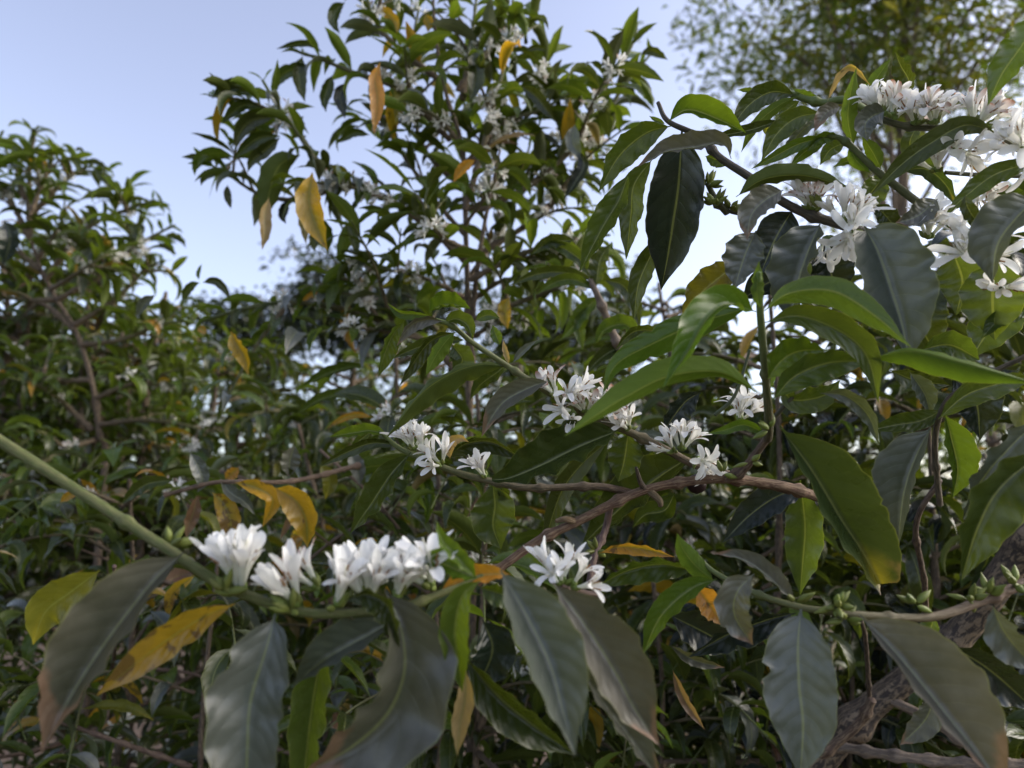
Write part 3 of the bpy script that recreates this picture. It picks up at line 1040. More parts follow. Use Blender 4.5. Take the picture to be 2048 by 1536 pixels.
# --- the bush at the left
D2 = 1.75
left_arms = [
    ([(60, 470, D2), (58, 380, D2), (62, 310, D2), (65, 262, D2)], 5), ([(55, 440, D2), (110, 380, D2), (150, 345, D2), (185, 330, D2)], 5),
    ([(60, 480, D2), (20, 400, D2), (-30, 350, D2), (-80, 330, D2)], 5), ([(50, 400, D2), (30, 330, D2), (5, 290, D2)], 4),
    ([(90, 560, D2), (150, 480, D2), (200, 440, D2), (250, 420, D2), (310, 400, D2)], 5), ([(115, 600, D2), (200, 550, D2), (260, 500, D2), (320, 465, D2), (350, 450, D2)], 5),
    ([(150, 650, D2), (230, 600, D2), (290, 540, D2), (330, 520, D2)], 5), ([(110, 600, D2), (60, 600, D2), (0, 595, D2), (-60, 600, D2)], 5),
    ([(80, 540, D2), (30, 500, D2), (-30, 470, D2)], 5), ([(165, 690, D2), (240, 680, D2), (320, 650, D2), (370, 640, D2)], 5),
    ([(180, 760, D2), (120, 760, D2), (60, 740, D2), (-20, 730, D2)], 5), ([(185, 800, D2), (260, 770, D2), (340, 770, D2), (420, 760, D2)], 5),
    ([(185, 860, D2), (120, 800, D2), (80, 770, D2), (30, 700, D2), (0, 680, D2)], 5), ([(75, 520, D2), (120, 450, D2), (130, 400, D2)], 4),
    ([(195, 850, D2), (280, 840, D2), (370, 850, D2), (450, 880, D2)], 5), ([(60, 430, D2 - .1), (100, 330, D2 - .1), (110, 290, D2 - .1)], 4),
    ([(100, 580, D2 - .1), (180, 530, D2 - .15), (220, 500, D2 - .15)], 4),
    ([(190, 880, D2), (130, 900, D2 - .1), (60, 940, D2 - .2), (-30, 970, D2 - .2)], 5),
]
left_seen = [
    ('Y', D2, [(150, 490), (145, 510), (148, 530), (152, 552)], 14, 12), ('k', D2 - .2, [(8, 440), (20, 470), (15, 505), (5, 530)], 18, 22), ('g', D2 - .1, [(195, 490), (175, 510), (170, 540), (162, 600)], 12, 14),
    ('g', D2, [(180, 420), (175, 440), (180, 460)], 10, 10), ('m', D2, [(330, 470), (350, 470), (365, 480), (372, 496)], 6, 10), ('m', D2, [(315, 485), (335, 495), (355, 510)], 5, 6),
    ('m', D2, [(190, 335), (200, 350), (215, 365), (222, 388)], 8, 8), ('m', D2, [(165, 330), (185, 322), (205, 330), (212, 350)], 6, 7), ('l', D2, [(320, 420), (322, 405), (315, 390), (308, 380)], 3, 4),
    ('m', D2, [(150, 300), (160, 298), (170, 305)], 4, 4),
]
coffee_bush("airy coffee bush on the left whose pale brown trunk forks below its top",
            [([(205, 1000, D2), (200, 880, D2), (183, 760, D2), (150, 660, D2), (108, 590, D2), (75, 520, D2), (55, 440, D2), (60, 340, D2)], 6),
             ([(150, 660, D2), (90, 610, D2), (40, 598, D2), (-40, 600, D2)], 5)],
            left_arms, 22, leaf_l=(.06, .10), node=.026, sub=4, wide=.13, flower_p=.08, yellow_p=.03, seen=left_seen, each=90, kinds='mmlllly')


def wild_bush(label, x, top, d, seed, spread=.55, n_arms=16, bare=8, each=40, kinds='mmmmkgu', leaf_l=(.055, .10), yellow=.035, flower_p=.03, low=.25):
    """a coffee bush of the thicket: one main stem, arched side branches all round, bare inner twigs"""
    rng = random.Random(seed)
    tp = at(x, top, d)
    base = np.array((tp[0] + rng.uniform(-.1, .1), tp[1] + rng.uniform(-.05, .15), .02))
    H = tp[2]
    st = [base + (tp - base) * f + np.array((rng.uniform(-.03, .03), rng.uniform(-.03, .03), 0)) for f in (.08, .35, .6, .82, 1)]
    arms = []
    for k in range(int(n_arms * 1.6)):
        f = rng.uniform(low, .98)
        p = base + (tp - base) * f
        a = k * 2.4 + rng.uniform(-.5, .5)
        L = spread * (1.1 - .65 * f) * rng.uniform(.7, 1.2)
        h = np.array((math.cos(a), math.sin(a), 0))
        pts = [p, p + h * L * .35 + np.array((0, 0, .12 * L)), p + h * L * .7 + np.array((0, 0, .10 * L)), p + h * L + np.array((0, 0, -.12 * L + rng.uniform(-.1, .1) * L))]
        if min(np.dot(q - C_, F_) for q in pts) < .62:
            continue
        arms.append(([px_of(q) for q in pts], 3.6))
    bush = coffee_bush(label, [([px_of(q) for q in st], 10)], arms, seed, leaf_l=leaf_l, node=.028, sub=1, flower_p=flower_p, yellow_p=yellow, each=each, kinds=kinds)
    for k in range(bare):
        f = rng.uniform(.2, .8)
        p = base + (tp - base) * f
        a = rng.random() * 6.28
        L = spread * rng.uniform(.5, 1.1)
        e = p + np.array((math.cos(a) * L, math.sin(a) * L * .8, rng.uniform(-.35, .45) * L))
        if np.dot(e - C_, F_) < .6:
            continue
        mb = MB()
        mid = (p + e) / 2 + np.array([rng.uniform(-.06, .06) for _ in range(3)])
        tube(mb, [p, mid, e], [.0035, .0026, .0016], jit((.13, .09, .075), rng), 1, 6, 24, .035, seed + k)
        mb.build("twig", [STEM], bush)
    return bush


wild_bush("low coffee bush under the thick green stem, dark and full of bare twigs", 250, 960, 1.15, 51, .5, 16, 26, 60, 'mmmllgu', yellow=.09)
wild_bush("coffee bush with yellow hanging leaves behind the white flowers of the green stem", 620, 850, 1.35, 52, .5, 16, 16, 60, 'mmmllgu', yellow=.13)
wild_bush("coffee bush behind the middle flowering branch", 860, 740, 1.7, 53, .6, 18, 8, 40, 'mmmlgu')
wild_bush("coffee bush below the thick brown branch, seen through its twigs", 1180, 960, 1.25, 54, .5, 16, 10, 50, 'mmllgu')
wild_bush("coffee bush under the dark green leaf with the yellowing tip", 1560, 980, 1.2, 55, .5, 16, 10, 50, 'mmmllgu', flower_p=.05)
wild_bush("coffee bush in deep shade beside the thick sloping trunk", 1930, 900, 1.15, 56, .5, 16, 10, 50, 'mmmllgu', flower_p=.05)
wild_bush("coffee bush far back between the left bush and the tall middle bush", 430, 720, 2.3, 57, .75, 20, 6, 20, 'mmllg')
wild_bush("coffee bush far back at the foot of the left bush", -40, 740, 2.2, 58, .8, 20, 6, 20, 'mmllg')
wild_bush("coffee bush far back behind the shoot with the bright curled leaves", 1330, 800, 2.3, 59, .6, 16, 6, 20, 'mmllg')
wild_bush("coffee bush far back behind the large grey leaf and white flowers", 1960, 640, 2.0, 60, .5, 16, 6, 20, 'mmmlg', flower_p=.05)
wild_bush("coffee bush far back at the foot of the tall middle bush", 1050, 720, 2.5, 61, .7, 18, 6, 20, 'mmllg')
wild_bush("straggly coffee bush far back with yellow leaves, behind the tall middle bush", 700, 700, 2.6, 62, .8, 20, 6, 20, 'mmllg', yellow=.1)

wild_bush("coffee bush filling the space under the left bush, sky showing through it", 60, 520, 2.1, 72, .7, 22, 6, 30, 'mmlllg', low=.45)
wild_bush("coffee bush between the left bush and the arching flowered branch", 330, 590, 2.2, 73, .6, 22, 6, 30, 'mmlllg', low=.45)
wild_bush("coffee bush behind the big dark hanging leaf", 1330, 560, 1.6, 75, .45, 28, 4, 30, 'mmmlku', low=.5)
wild_bush("coffee bush behind the broad grey leaves and the upright shoot", 1640, 560, 1.45, 76, .4, 28, 4, 30, 'mmmlku', low=.5)
wild_bush("shaded coffee bush behind the large white flowers at the edge", 2000, 430, 1.25, 77, .42, 28, 4, 40, 'mmmlku', low=.4)
wild_bush("leafy coffee bush in front of the tall middle bush, hiding the foot of its trunk", 960, 640, .98, 81, .36, 14, 3, 40, 'mmmllu', low=.55)
wild_bush("leafy coffee bush behind the glossy young leaves of the slanting flowering branch", 790, 690, 1.5, 82, .5, 18, 4, 20, 'mmmllu', low=.4)
wild_bush("leafy coffee bush behind the pair of white flower tufts on the purple brown twig", 640, 800, 1.8, 83, .55, 18, 4, 20, 'mmmllu', low=.4)
wild_bush("leafy coffee bush behind the yellow leaf above the arching flowered branch", 470, 690, 2.6, 84, .7, 20, 4, 10, 'mmmll', low=.4)
wild_bush("leafy coffee bush far back beyond the slender grey knotted twig", 1180, 740, 2.0, 85, .6, 20, 4, 10, 'mmmll', low=.4)
wild_bush("leafy coffee bush far back beyond the trunk of the left bush", 250, 640, 2.9, 86, .8, 22, 4, 10, 'mmmll', low=.4)
wild_bush("leafy coffee bush far back beyond the foot of the tall middle bush", 860, 700, 2.9, 87, .8, 22, 4, 10, 'mmmll', low=.4)
wild_bush("dark coffee bush right behind the upright shoot, filling the gaps round it", 1520, 500, 1.05, 91, .34, 13, 3, 40, 'mmmkku', low=.5, flower_p=.01)
wild_bush("dark coffee bush behind the two broad grey leaves with white flowers above them", 1830, 520, .98, 92, .34, 26, 3, 40, 'mmmkku', low=.45, flower_p=.01)
wild_bush("leafy coffee bush behind the middle of the left bush", 200, 480, 2.2, 93, .5, 26, 3, 20, 'mmllly', low=.5)
wild_bush("leafy coffee bush behind the lower half of the left bush", 20, 430, 2.3, 94, .5, 26, 3, 20, 'mmllly', low=.5)
wild_bush("dim coffee bush below the blurred grey brown leaf in the lower corner", -60, 1060, .98, 63, .45, 14, 12, 50, 'mmmllgu', flower_p=0)
wild_bush("dim coffee bush below the yellow leaf with brown patches", 400, 1130, .95, 64, .4, 14, 14, 50, 'mmmllgu', flower_p=0)
wild_bush("dim coffee bush below the dry tan leaf tip", 860, 1120, .98, 65, .4, 14, 12, 50, 'mmmllgu', flower_p=0, yellow=.1)
wild_bush("dim coffee bush below the drooping pair of grey leaves", 1300, 1120, .95, 66, .4, 14, 10, 50, 'mmmlkgu', flower_p=0)
wild_bush("dim coffee bush below the broad grey leaf that hangs straight down", 1720, 1150, .98, 67, .4, 14, 10, 50, 'mmmlkgu', flower_p=0)
wild_bush("dim coffee bush below the long blue grey leaf at the corner", 2130, 1000, 1.0, 68, .45, 14, 10, 50, 'mmmlkgu', flower_p=0)
wild_bush("coffee bush far back behind the thick green stem and the left bush", 180, 800, 2.8, 69, .8, 20, 4, 10, 'mmllg')
wild_bush("coffee bush far back behind the thick brown branch", 1250, 900, 2.0, 70, .6, 16, 6, 20, 'mmllg')
wild_bush("coffee bush far back behind the leaf with the yellowing tip", 1700, 930, 2.1, 71, .6, 16, 6, 20, 'mmllg')

wood_rng = random.Random(5)
mb = MB()
for k in range(1500):
    xx = wood_rng.uniform(-300, 2350)
    dd = wood_rng.uniform(13, 22)
    topy = 735 + 75 * math.exp(-((xx - 560) / 260) ** 2) + 50 * math.sin(xx * .006) + 40 * math.sin(xx * .021) + (130 if xx > 1330 else 0)
    c = at(xx, topy + wood_rng.random() ** 1.3 * 420, dd)
    for i in range(14):
        q = c + np.array([wood_rng.gauss(0, .35) for _ in range(3)])
        dv = unit(np.array([wood_rng.uniform(-1, 1), wood_rng.uniform(-1, 1), wood_rng.uniform(-.9, .3)]))
        L = wood_rng.uniform(.14, .3)
        sd = unit(np.cross(dv, np.array([wood_rng.uniform(-1, 1), wood_rng.uniform(-1, 1), .5]))) * L * .22
        cc = jit(COLS[wood_rng.choice('mmlk')][0], wood_rng, .3)
        mb.add(np.array([q, q + dv * L * .45 + sd, q + dv * L, q + dv * L * .45 - sd]), np.array([[0, 1, 2, 3]]), np.array([[.5, 0], [1, .5], [.5, 1], [0, .5]]), cc)
wood = mb.build("distant_wood", [LEAF_FAR])
wood["kind"] = "stuff"
wood["label"] = "low green wood far behind the coffee bushes, blurred into one mass"
wood["category"] = "woodland"

# ================================================================== the branches close to the camera
CUP, MIXF, STAR, WILT = ['cup', 'cup', 'half'], ['half', 'half', 'star', 'cup'], ['star', 'reflex', 'half'], ['wilt', 'wilt', 'half', 'star']
G2, B2 = GREEN, BROWN

branch("thick green stem with white flower tufts and large drooping grey green leaves",
       [([(-60, 842, .36), (150, 978, .35), (345, 1105, .335), (450, 1172, .33), (560, 1212, .33), (650, 1228, .33), (800, 1215, .335), (900, 1180, .345), (965, 1152, .35)], [10.8, 10.4, 10, 9.5, 8, 5.5], (.085, .108, .028), .45, .075)],
       [('b', .31, [(368, 1106, .33), (305, 1165), (205, 1295), (135, 1405), (83, 1505, .30)], 38, 98, dict(wave=.05)),
        ('B', .335, [(470, 1208), (400, 1238), (300, 1305), (192, 1392)], 36, 34),
        ('V', .40, [(200, 1140), (140, 1185), (90, 1225), (66, 1290)], 42, 42),
        ('g', .32, [(550, 1228, .33), (535, 1290), (502, 1400), (495, 1500), (488, 1660, .31)], 72, 86, dict(wave=.08, fat=.5)),
        ('u', .36, [(640, 1245), (640, 1310), (622, 1430), (600, 1620)], 34, 44),
        ('g', .335, [(810, 1228), (740, 1268), (650, 1318), (585, 1372)], 26, 55),
        ('b', .325, [(770, 1180, .33), (800, 1250), (808, 1340), (775, 1425), (700, 1495), (605, 1548, .32)], 112, 62, dict(wave=.08)),
        ('m', .32, [(690, 1200), (735, 1188), (778, 1215), (800, 1295)], 14, 36),
        ('y', .335, [(955, 1158), (915, 1140), (875, 1125), (838, 1122)], 30, 46, dict(curl=.6)),
        ('y', .33, [(950, 1155), (915, 1115), (885, 1080), (872, 1040)], 14, 20),
        ('y', .325, [(962, 1160), (925, 1192), (910, 1260), (916, 1320), (925, 1385)], 30, 34),
        ('D', .345, [(932, 1340), (930, 1400), (920, 1450), (914, 1512)], 20, 20),
        ('O', .35, [(1020, 1148), (965, 1150), (920, 1160), (880, 1184)], 18, 24),
        ('g', .30, [(1000, 1140, .315), (1055, 1235), (1100, 1330), (1125, 1420), (1150, 1512, .29)], 82, 52, dict(wave=.04)),
        ('b', .325, [(1105, 1165), (1170, 1250), (1230, 1345), (1270, 1420), (1318, 1490)], 78, 52, dict(wave=.06)),
        ('b', .34, [(1150, 1320), (1210, 1410), (1270, 1490), (1325, 1570)], 44, 16),
        ('m', .36, [(930, 1315), (1000, 1395), (1070, 1452), (1150, 1510)], 26, 52),
        ('k', .37, [(965, 1240), (985, 1300), (955, 1375)], 50, 44),
        ('u', .37, [(960, 1175), (1010, 1190), (1050, 1200)], 20, 28)],
       [(482, 1188, .33, fan(6, -.2, 1, .15, .42, 1), CUP, dict(buds=4, scale=1.15)), (600, 1216, .33, fan(3, -.3, 1, .5, .35, 2), CUP, dict(buds=7, scale=1.0)),
        (640, 1180, .34, fan(2, -.5, 1, .2, .3, 3), ['wilt'], dict(buds=8)), (672, 1218, .33, fan(2, .1, 1, .3, .5, 4), MIXF, dict(buds=7, scale=1.1)),
        (738, 1206, .335, fan(5, -.1, 1, .2, .45, 5), CUP, dict(scale=1.08)), (790, 1202, .335, fan(3, .25, 1, .3, .4, 6), CUP, dict(scale=1.0)), (862, 1178, .34, fan(4, -.35, 1, .3, .45, 7), MIXF, dict(buds=4, scale=1.1)),
        ],
       buds=[(340, 1092, .33, 5), (450, 1185, .325, 4), (585, 1222, .325, 5)], seed=1)

branch("slender purple brown twig ending in two tufts of pure white flowers",
       [([(760, 862, .555), (800, 897, .555), (880, 932, .55), (930, 950, .55), (985, 963, .55), (1060, 976, .55), (1190, 973, .56), (1262, 985, .57)], [4, 6, 7, 7, 7, 8], [GREEN, GREEN, (.075, .045, .045)], (.05, .9), .045)],
       [('y', .555, [(778, 872), (742, 862), (708, 866), (657, 874)], 9, 17), ('m', .555, [(800, 892), (745, 886), (690, 906), (638, 934)], 14, 12), ('m', .54, [(822, 905), (782, 948), (742, 1008), (700, 1068)], 24, 32),
        ('u', .57, [(985, 966), (990, 1010), (986, 1052), (1002, 1098)], 46, 48), ('D', .55, [(900, 918), (898, 890), (918, 876), (938, 884)], 11, 13), ('m', .575, [(893, 918), (930, 888), (985, 884), (1045, 920)], 12, 30),
        ('u', .58, [(745, 862), (720, 880), (700, 900)], 8, 10), ('m', .57, [(1000, 970), (1010, 990), (1000, 1000)], 12, 14)],
       [(828, 902, .552, fan(4, -.15, 1, .45, .55, 11), MIXF), (850, 915, .55, fan(1, .3, .9, .7, .4, 15), MIXF), (884, 932, .55, fan(4, -.3, .75, .75, .6, 12), MIXF), (972, 958, .55, fan(2, -.55, 1, .4, .35, 13), ['half', 'star'])], seed=2)

branch("slanting flowering branch with glossy young leaves at its tip and some browned petals",
       [([(872, 640, .52), (905, 652, .52), (945, 685, .525), (1015, 732, .53), (1060, 762, .53), (1130, 805, .535), (1180, 832, .54), (1250, 860, .54), (1300, 884, .545), (1345, 906, .55), (1400, 933, .55), (1500, 960, .55), (1580, 982, .55)], [4.5, 5.5, 7, 8, 8, 8], [GREEN, GREEN, GREEN, (.085, .05, .045)], (.05, .9), .055)],
       [('y', .515, [(856, 626), (885, 612), (912, 612), (942, 618)], 34, 10, dict(curl=.6)), ('y', .52, [(862, 632), (830, 628), (800, 625), (774, 606)], 13, 7), ('b', .515, [(888, 643), (855, 638), (820, 652), (793, 692)], 18, 9),
        ('u', .52, [(888, 645), (912, 638), (934, 650), (946, 680)], 20, 12), ('l', .525, [(810, 640), (785, 670), (768, 712), (756, 755)], 24, 12), ('yu', .515, [(910, 664), (886, 690), (866, 722), (851, 752)], 19, 16),
        ('m', .53, [(915, 664), (870, 676), (840, 706), (798, 772)], 22, 12), ('m', .56, [(932, 680), (880, 682), (830, 697), (782, 718)], 14, 16), ('mu', .53, [(1016, 734), (960, 729), (900, 748), (840, 790), (772, 876)], 36, 14),
        ('b', .515, [(1100, 762), (1062, 774), (1012, 800), (985, 832), (963, 874)], 20, 28), ('m', .52, [(1240, 860), (1160, 893), (1080, 932), (1020, 956), (984, 960)], 32, 62, dict(nseg=44, nu=9, blunt=.4, fat=.3)),
        ('u', .55, [(1256, 866), (1252, 900), (1246, 932), (1236, 964)], 36, 36), ('m', .59, [(1218, 880), (1162, 930), (1120, 990), (1083, 1106)], 22, 22), ('m', .57, [(1392, 906), (1322, 952), (1260, 1000), (1163, 1090)], 30, 58, dict(nseg=40, nu=8)),
        ('D', .525, [(1018, 728), (1010, 703), (1006, 680)], 6, 7), ('g', .52, [(1025, 726), (1046, 702), (1074, 680)], 9, 7), ('k', .6, [(1402, 785), (1372, 802), (1342, 840), (1322, 872)], 30, 22),
        ('m', .56, [(990, 720), (1005, 735), (960, 770), (940, 800)], 14, 20), ('u', .565, [(905, 690), (925, 720), (905, 745)], 26, 28), ('l', .56, [(950, 640), (975, 630), (1000, 636)], 12, 12), ('y', .56, [(1000, 690), (990, 665), (985, 650)], 12, 12),
        ('m', .57, [(1345, 670), (1290, 660), (1260, 668), (1230, 700)], 16, 12)],
       [(1112, 792, .532, fan(3, -.4, 1, .2, .45, 21), ['wilt', 'wilt', 'reflex']), (1135, 806, .532, fan(3, .1, 1, .4, .6, 22), MIXF), (1172, 828, .535, fan(4, -.2, 1, .4, .55, 23), WILT), (1198, 838, .535, fan(4, .25, 1, .35, .5, 24), WILT),
        (1150, 822, .53, fan(2, -.6, -.1, .5, .5, 25), MIXF), (1258, 862, .54, fan(4, -.2, 1, .35, .6, 26), MIXF, dict(buds=6)), (1362, 904, .545, fan(4, .25, 1, .4, .5, 27), ['star', 'half', 'half']),
        (1350, 905, .545, fan(2, -.7, .2, .5, .5, 28), MIXF), (1392, 915, .54, fan(3, .25, -.5, .9, .5, 29), ['star', 'reflex'])],
       berries=[(1393, 968, .56, 20)], seed=3)

branch("thick woody brown branch with cracked bark and a dead stub",
       [([(955, 1165, .5), (1000, 1135, .5), (1080, 1080, .51), (1150, 1045, .515), (1220, 1010, .52), (1290, 980, .525), (1360, 965, .53), (1450, 958, .53), (1530, 966, .54), (1600, 982, .55), (1720, 1020, .6)], [8.5, 9, 9, 9, 9.5, 10.5], (.11, .06, .04), 1.0, .06),
        ([(1290, 980, .525), (1280, 962, .52), (1272, 935, .515)], [7, 3], (.03, .022, .02), .6, 0), ([(1300, 984, .525), (1318, 1000, .52), (1322, 1012, .52)], [8, 5], (.10, .07, .035), .8, 0),
        ([(1150, 1045, .515), (1130, 1038, .51), (1112, 1042, .51)], [8, 4], (.12, .08, .04), .8, 0), ([(1450, 958, .53), (1490, 935, .52), (1535, 875, .49)], [10, 7], (.09, .06, .05), .9, .05),
        ([(1220, 1015, .54), (1210, 1060, .54), (1190, 1110, .52), (1178, 1170, .5)], [7, 7], (.08, .045, .045), .6, .06)],
       [('u', .56, [(1350, 985), (1330, 1020), (1290, 1030), (1265, 1055)], 22, 26), ('k', .57, [(1620, 975), (1560, 990), (1500, 1030), (1445, 1085)], 32, 34), ('u', .58, [(1600, 960), (1610, 1050), (1605, 1130), (1600, 1190)], 38, 40),
        ('O', .47, [(1198, 1106), (1238, 1094), (1290, 1098), (1350, 1114)], 9, 17)],
       buds=[(1192, 1102, .5, 7), (1445, 948, .52, 3), (1500, 925, .5, 3)], seed=4)

branch("upright green shoot with bright arched leaves rising from the thick brown branch",
       [([(1535, 878, .47), (1538, 850, .455), (1532, 760, .43), (1525, 680, .415), (1519, 600, .405), (1518, 545, .40)], [9, 9, 8, 8, 7, 5], [(.06, .05, .035), (.06, .09, .03), (.10, .15, .035)], (.5, 0), .1),
        ([(1535, 850, .455), (1580, 800, .45), (1612, 770, .45)], [5, 3], (.05, .05, .03), .3, 0), ([(1430, 830, .5), (1470, 790, .5), (1500, 700, .5)], [4, 3], (.05, .07, .03), .3, 0)],
       [('yu', .40, [(1521, 618), (1514, 580), (1518, 522)], 13, 14), ('yr', .385, [(1528, 622, .40), (1580, 586), (1665, 582), (1745, 628), (1822, 694, .37)], 26, 30, dict(wave=.03)),
        ('yu', .385, [(1735, 718, .40), (1820, 702), (1920, 724), (2075, 768, .36)], 14, 42, dict(wave=.03)), ('l', .40, [(1530, 645), (1598, 632), (1685, 665), (1735, 715), (1757, 806)], 34, 30, dict(wave=.05)),
        ('y', .38, [(1512, 624, .40), (1455, 608), (1412, 640), (1378, 700), (1326, 776, .36)], 20, 48, dict(wave=.05)), ('yr', .40, [(1500, 615, .42), (1400, 645), (1300, 690), (1232, 730), (1205, 790)], 28, 30, dict(wave=.03)),
        ('yu', .375, [(1515, 785, .40), (1440, 745), (1340, 752), (1250, 795), (1190, 832), (1130, 872, .35)], 24, 40, dict(nseg=40, nu=8, wave=.03)), ('y', .42, [(1535, 758), (1562, 722), (1598, 702), (1650, 700)], 34, 40),
        ('u', .41, [(1545, 800), (1590, 752), (1660, 725), (1745, 722)], 30, 38), ('g', .44, [(1640, 786), (1692, 792), (1736, 830), (1758, 890)], 16, 18), ('T', .42, [(1558, 852, .42), (1622, 940), (1682, 1040), (1728, 1110), (1760, 1168, .44)], 92, 36, dict(blunt=.75, wave=.03, nseg=44, nu=9)),
        ('y', .46, [(1535, 870), (1490, 850), (1450, 860), (1412, 868)], 12, 12), ('y', .45, [(1540, 780), (1545, 740), (1552, 700)], 9, 9), ('u', .45, [(1560, 775), (1590, 800), (1650, 790), (1680, 760)], 26, 30), ('b', .43, [(1590, 790), (1602, 770), (1606, 750)], 9, 9)],
       [(1478, 845, .52, fan(5, 0, 1, .3, .5, 41), ['half', 'cup', 'star'])], buds=[(1540, 860, .45, 4)], seed=5)

branch("branch with a big dark hanging leaf, broad grey leaves and large white flowers",
       [([(1316, 205, .52), (1336, 242, .515), (1395, 272, .51), (1440, 315, .505), (1500, 355, .50), (1560, 400, .495), (1620, 430, .49), (1690, 452, .49), (1760, 475, .495), (1830, 500, .5)], [4, 6, 8, 9, 10, 11], [(.04, .035, .025), (.05, .07, .025), (.05, .055, .03), (.05, .045, .035)], .3, .07),
        ([(1455, 425, .5), (1432, 400, .495), (1415, 368, .49)], [8, 5], (.05, .06, .03), .3, 0), ([(1560, 400, .495), (1490, 425, .51), (1430, 410, .52)], [5, 7], (.05, .05, .03), .3, 0)],
       [('y', .50, [(1336, 244), (1375, 220), (1430, 236), (1492, 266)], 38, 18, dict(curl=.5)), ('u', .50, [(1342, 252), (1292, 266), (1238, 312), (1197, 384)], 34, 28), ('b', .47, [(1462, 318), (1445, 288), (1385, 296), (1332, 304), (1272, 336)], 8, 34),
        ('k', .46, [(1364, 262, .492), (1357, 370), (1347, 440), (1336, 510), (1322, 580, .520)], 57, 60, dict(wave=.02, nseg=44, nu=9, fat=.35)), ('u', .495, [(1258, 345), (1238, 400), (1205, 455), (1158, 546)], 22, 34), ('u', .51, [(1305, 318), (1268, 370), (1262, 430), (1252, 520)], 26, 28),
        ('u', .52, [(1322, 470), (1297, 520), (1276, 572), (1268, 640)], 22, 24), ('mu', .475, [(1472, 394), (1530, 358), (1612, 352), (1704, 378)], 26, 16), ('b', .455, [(1567, 380), (1528, 402), (1502, 432), (1494, 480)], 26, 34),
        ('g', .46, [(1512, 462), (1490, 510), (1468, 580)], 38, 44), ('k', .50, [(1585, 420), (1552, 475), (1520, 550)], 44, 44), ('g', .455, [(1642, 446), (1618, 500), (1598, 560), (1578, 650)], 24, 70, dict(fat=.4)), ('g', .435, [(1728, 452, .445), (1756, 505), (1785, 590), (1806, 660), (1818, 730, .405)], 90, 56, dict(nseg=44, nu=9, wave=.05, fat=.45)),
        ('V', .52, [(1478, 525), (1432, 560), (1396, 592), (1362, 636)], 34, 36), ('g', .415, [(2075, 395), (2030, 440), (1995, 492), (1985, 566)], 30, 66), ('m', .42, [(1930, 388), (1938, 420), (1975, 470)], 16, 16), ('b', .455, [(1875, 398), (1835, 432), (1790, 446)], 24, 28),
        ('m', .47, [(1745, 408), (1772, 432), (1805, 476)], 22, 20), ('u', .55, [(1905, 500), (1925, 565), (1912, 630)], 50, 50), ('k', .52, [(1650, 480), (1660, 540), (1680, 600)], 50, 40), ('u', .52, [(1410, 312), (1430, 318), (1458, 330)], 12, 16),
        ('u', .5, [(1990, 520), (1985, 600), (1990, 680)], 60, 60), ('m', .53, [(1560, 240), (1500, 260), (1420, 275)], 10, 14), ('k', .54, [(1480, 600), (1560, 560), (1600, 620)], 40, 30), ('l', .46, [(1330, 248), (1312, 240), (1298, 232)], 5, 6),
        ('m', .55, [(1870, 560), (1840, 640), (1880, 720)], 50, 50), ('u', .57, [(2040, 560), (1990, 640), (1940, 720)], 50, 50)],
       [(1622, 425, .49, fan(6, -.1, 1, .3, .6, 51), ['half', 'cup', 'wilt'], dict(buds=9)), (1690, 448, .475, fan(6, .1, .9, .6, .6, 52), MIXF, dict(scale=1.0, buds=4)), (1705, 462, .465, fan(4, .1, -.2, .9, .7, 53), ['star', 'reflex', 'half'], dict(scale=1.1)),
        (1650, 470, .5, fan(3, .1, -1, .2, .6, 57), MIXF), (1855, 480, .47, fan(6, 0, 1, .4, .6, 54), MIXF, dict(scale=1.05)), (1945, 520, .46, fan(6, -.1, .6, .7, .7, 55), ['half', 'cup', 'star'], dict(scale=1.15)), (2000, 575, .46, fan(3, -.3, .3, .9, .6, 56), ['half', 'cup'])],
       buds=[(1415, 372, .49, 8), (1430, 410, .49, 12), (1460, 420, .5, 10), (1640, 415, .48, 8)], seed=6)

branch("green twig with glossy curved leaves against the airy far tree, above the dark hanging leaf",
       [([(1572, 184, .55), (1612, 198, .545), (1650, 206, .54), (1690, 200, .53), (1740, 225, .53)], [6, 7, 8, 8], GREEN, .1, .07)],
       [('m', .545, [(1592, 190), (1542, 184), (1496, 212), (1459, 262)], 24, 24), ('yu', .54, [(1597, 192), (1556, 212), (1510, 252), (1482, 305)], 13, 13), ('u', .53, [(1642, 225), (1592, 236), (1552, 270), (1522, 324)], 24, 24), ('g', .535, [(1640, 236), (1602, 264), (1565, 312)], 13, 17),
        ('b', .52, [(1682, 213), (1652, 226), (1628, 264)], 14, 18), ('y', .50, [(1652, 274), (1602, 286), (1552, 311), (1502, 338)], 15, 13), ('y', .505, [(1652, 280), (1612, 302), (1578, 334)], 14, 12), ('yu', .50, [(1708, 296), (1696, 242), (1700, 192), (1713, 134)], 15, 19),
        ('yu', .55, [(1724, 196), (1746, 166), (1782, 116)], 14, 14), ('m', .545, [(1812, 195), (1818, 162), (1802, 132), (1790, 104)], 24, 16, dict(wave=.12)), ('D', .53, [(1655, 202), (1676, 152), (1706, 134), (1742, 172)], 5, 9), ('l', .55, [(1520, 186), (1500, 182), (1474, 180)], 5, 7),
        ('y', .5, [(1678, 272), (1642, 276), (1612, 304)], 15, 11), ('u', .55, [(1600, 200), (1570, 225), (1560, 265)], 10, 12), ('l', .545, [(1640, 205), (1610, 190), (1585, 178)], 9, 10), ('V', .55, [(1540, 230), (1532, 250), (1534, 275)], 7, 8)], seed=7)

